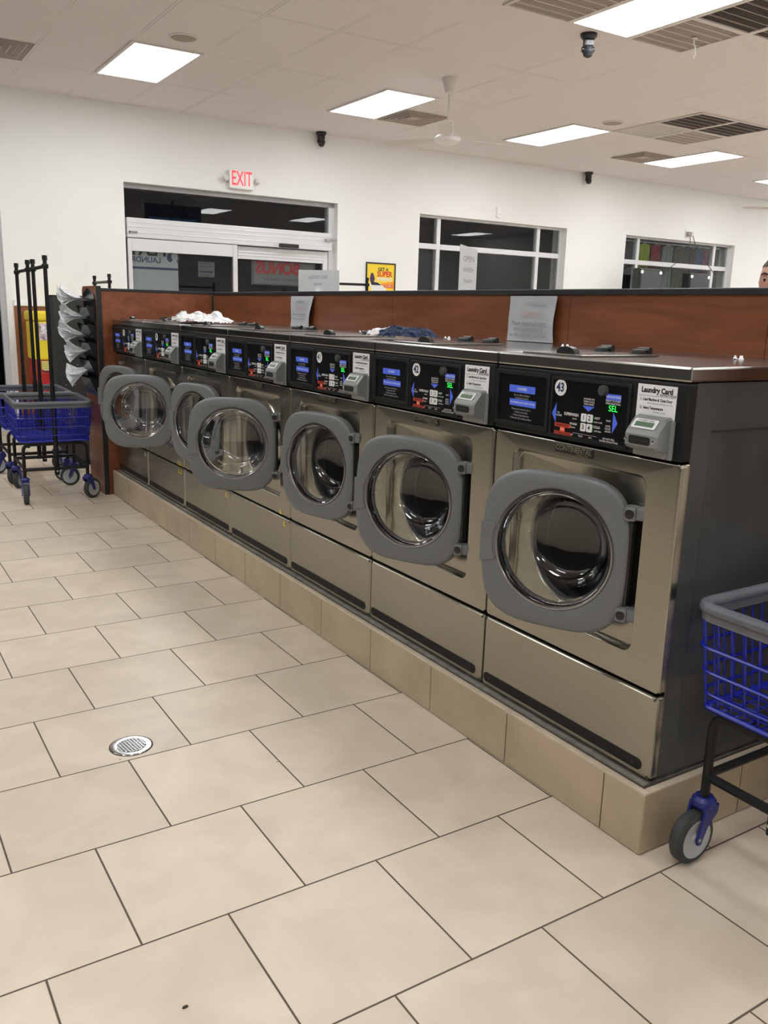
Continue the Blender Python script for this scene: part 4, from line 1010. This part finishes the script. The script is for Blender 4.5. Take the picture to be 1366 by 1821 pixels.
# ------------------------------------------------------------------ person behind the divider
def person(loc, rz, H=1.73):
    root = thing('person', 'dark haired person in a grey shirt standing behind the divider at far right', 'person', loc, rz)
    J = {'pel': (0, 0, .93, .135, .11), 'wst': (0, .01, 1.08, .125, .095), 'cst': (0, .0, 1.27, .15, .105), 'nk0': (0, .015, 1.42, .075, .07), 'nk': (0, -.005, 1.49, .055, .055), 'hd0': (0, -.02, 1.545, .05, .055)}
    for s, n in ((1, 'l'), (-1, 'r')):
        J.update({'sh'+n: (s*.17, .01, 1.385, .062, .062), 'el'+n: (s*.225, .03, 1.11, .042, .042), 'wr'+n: (s*.235, -.06, .88, .028, .026), 'hn'+n: (s*.235, -.085, .81, .036, .02),
                  'hp'+n: (s*.085, 0, .88, .09, .09), 'kn'+n: (s*.10, -.01, .49, .06, .06), 'an'+n: (s*.105, .02, .09, .038, .042), 'to'+n: (s*.115, -.13, .035, .04, .028)})
    E_ = [('pel', 'wst'), ('wst', 'cst'), ('cst', 'nk0'), ('nk0', 'nk'), ('nk', 'hd0')]
    for n in 'lr': E_ += [('cst', 'sh'+n), ('sh'+n, 'el'+n), ('el'+n, 'wr'+n), ('wr'+n, 'hn'+n), ('pel', 'hp'+n), ('hp'+n, 'kn'+n), ('kn'+n, 'an'+n), ('an'+n, 'to'+n)]
        # fingers: four of different length and a thumb from the palm's side
    for s, n in ((1, 'l'), (-1, 'r')):
        for f_, (dy, ln_) in enumerate(((-.027, .068), (-.009, .078), (.009, .073), (.026, .058))):
            b0 = (s*.236, -.088+dy, .775); J['f%s%d' % (n, f_)] = (*b0, .0095, .0095); J['g%s%d' % (n, f_)] = (s*.232, b0[1]-.008, .775-ln_*.55, .009, .009); J['h%s%d' % (n, f_)] = (s*.222, b0[1]-.004, .775-ln_, .0075, .0075)
            E_ += [('hn'+n, 'f%s%d' % (n, f_)), ('f%s%d' % (n, f_), 'g%s%d' % (n, f_)), ('g%s%d' % (n, f_), 'h%s%d' % (n, f_))]
        J['t'+n] = (s*.222, -.125, .80, .011, .011); J['u'+n] = (s*.215, -.138, .76, .009, .009); E_ += [('hn'+n, 't'+n), ('t'+n, 'u'+n)]
    keys = list(J); me = bpy.data.meshes.new('body'); me.from_pydata([J[k][:3] for k in keys], [(keys.index(a), keys.index(b_)) for a, b_ in E_], [])
    ob = bpy.data.objects.new('body', me); C.objects.link(ob)
    sk = ob.modifiers.new('skin', 'SKIN'); sk.use_smooth_shade = True; sub = ob.modifiers.new('sub', 'SUBSURF'); sub.levels = sub.render_levels = 2
    for i, k in enumerate(keys):
        v = me.skin_vertices[0].data[i]; v.radius = J[k][3:5]; v.use_root = (k == 'pel')
    dg = bpy.context.evaluated_depsgraph_get(); ev = ob.evaluated_get(dg); bm = bmesh.new(); bm.from_mesh(ev.to_mesh()); ev.to_mesh_clear()
    bpy.data.objects.remove(ob)
    # head joined onto the neck as one surface
    HC = Vector((0, -.03, 1.615)); hb = bmesh.new(); bmesh.ops.create_icosphere(hb, subdivisions=4, radius=1)
    G = lambda p, c, r_: math.exp(-((p-Vector(c)).length/r_)**2)
    for v in hb.verts:
        p = v.co.copy(); q = Vector((p.x*.078, p.y*.098, p.z*.118))
        if p.z < -.1: q.x *= 1-.30*(-p.z-.1); q.y = q.y*(1-.22*(-p.z-.1))-.012*(-p.z)
        if p.y < 0:
            q.y -= .024*G(p, (0, -1, -.16), .17)+.012*G(p, (0, -1, .05), .13)        # nose
            for s in (-1, 1):
                q.y += .011*G(p, (s*.42, -.88, .06), .17)                             # eye sockets
                q.y -= .006*G(p, (s*.42, -.85, .27), .18)                             # brow
            q.y -= .007*G(p, (0, -.92, -.43), .16)-.006*G(p, (0, -.9, -.50), .06); q.y -= .010*G(p, (0, -.72, -.80), .2)
        for s in (-1, 1):
            q.x += s*.016*G(p, (s*.97, .12, 0), .16)                                   # ears
        v.co = q+HC
    tmp = bpy.data.meshes.new('t'); hb.to_mesh(tmp); hb.free(); bm.from_mesh(tmp); bpy.data.meshes.remove(tmp)
    SK = mat('skin', (.55, .29, .22), .5); SHIRT = mat('grey_shirt', (.20, .21, .22), .9, bump=.3, bscale=80); PANT = mat('dark_trousers', (.03, .035, .05), .9); SHOE = mat('black_shoes', (.015, .015, .015), .5)
    body = bpy.data.meshes.new('body')
    for f_ in bm.faces:
        c = f_.calc_center_median(); f_.smooth = True
        if c.z > 1.455: f_.material_index = 0
        elif c.z > .93 and (abs(c.x) < .2 or c.z > 1.18): f_.material_index = 1
        elif abs(c.x) > .185 and c.z > .6: f_.material_index = 0
        elif c.z > .11: f_.material_index = 2
        else: f_.material_index = 3
    bm.to_mesh(body); bm.free()
    for mt in (SK, SHIRT, PANT, SHOE): body.materials.append(mt)
    o = bpy.data.objects.new('body', body); C.objects.link(o); o.parent = root
    # hair cap
    hb = bmesh.new(); bmesh.ops.create_icosphere(hb, subdivisions=4, radius=1)
    bmesh.ops.delete(hb, geom=[v for v in hb.verts if v.co.z < .50-.85*max(0, v.co.y+.35)-.0 or v.co.z < -.5], context='VERTS')
    for v in hb.verts:
        p = v.co.copy(); w_ = 1+.015*noise.noise(p*9)
        v.co = Vector((p.x*.083*w_, p.y*.104*w_, p.z*.125*w_))+HC+Vector((0, .003, 0))
    hm = bpy.data.meshes.new('hair'); hb.to_mesh(hm); hb.free(); hm.materials.append(mat('dark_hair', (.012, .009, .008), .55, bump=.8, bscale=150))
    for p in hm.polygons: p.use_smooth = True
    o = bpy.data.objects.new('hair', hm); C.objects.link(o); o.parent = root
    for s in (-1, 1):
        m = MB(); m.lathe([(0, .012), (.008, .009), (.0115, 0), (.008, -.009), (0, -.012)], mat('eye_white', (.6, .58, .55), .2), 14, Matrix.Translation((s*.032, -.107, 1.622)))
        m.lathe([(0, .0012), (.0055, .0006), (.006, 0)], mat('iris_brown', (.03, .015, .008), .2), 12, basis((s*.032, -.1185, 1.622), (1, 0, 0), (0, 0, 1))); m.build('eye', root)
        m = MB(); m.tube([(s*.016, -.121, 1.643), (s*.034, -.122, 1.650), (s*.052, -.108, 1.644)], .0042, mat('dark_hair', (.012, .009, .008), .55), 6, rs=[.003, .0045, .002]); m.build('eyebrow', root)
    m = MB(); m.tube([(-.024, -.112, 1.560), (-.008, -.121, 1.563), (.008, -.121, 1.563), (.024, -.112, 1.560)], .005, mat('lips', (.42, .15, .13), .45), 8, rs=[.002, .005, .005, .002]); m.build('mouth', root)
    return root
person((1.812, 1.018, 0), RAD(-74)).scale = (.962, .962, .962)

# ------------------------------------------------------------------ outside: dark lot with one lamp
m = MB(); m.quad((-30, WY+.3, -.02), (40, WY+.3, -.02), (40, 60, -.02), (-30, 60, -.02), mat('asphalt', (.02, .02, .02), .9)); struct(m.build('ground_outside'))
r = thing('street_lamp', 'distant lit street lamp seen through the right door glass', 'street lamp', (11.49, 26., -.52))
m = MB(); m.tube([(0, 0, .5), (0, 0, 2.78)], .03, GREY, 8); m.build('lamp_post', r)
m = MB(); m.lathe([(0, 2.94), (.06, 2.92), (.085, 2.86), (.06, 2.80), (0, 2.78)], mat('lamp_glow', (1, 1, 1), .5, emit=(1, .98, .9), estr=30.), 16); m.build('lamp_globe', r)

# ------------------------------------------------------------------ world, camera, view
wd = bpy.data.worlds.new('night'); bpy.context.scene.world = wd; wd.use_nodes = True
wd.node_tree.nodes['Background'].inputs[0].default_value = (.010, .011, .014, 1); wd.node_tree.nodes['Background'].inputs[1].default_value = .4
cam = bpy.data.cameras.new('camera'); co = bpy.data.objects.new('camera', cam); C.objects.link(co)
cam.sensor_fit = 'VERTICAL'; cam.sensor_height = 36.; cam.sensor_width = 36.*1366/1821; cam.lens = 1533.358/1821*36; cam.clip_start = .02; cam.clip_end = 200
Rm = Matrix.Rotation(-.5673233, 4, 'Z') @ Matrix.Rotation(1.3421219, 4, 'X') @ Matrix.Rotation(.0283389, 4, 'Z')
co.matrix_world = Matrix.Translation((-1.67557, -1.32841, 1.38594)) @ Rm
bpy.context.scene.camera = co
sc = bpy.context.scene
sc.view_settings.view_transform = 'Standard'; sc.view_settings.look = 'None'; sc.view_settings.exposure = .05
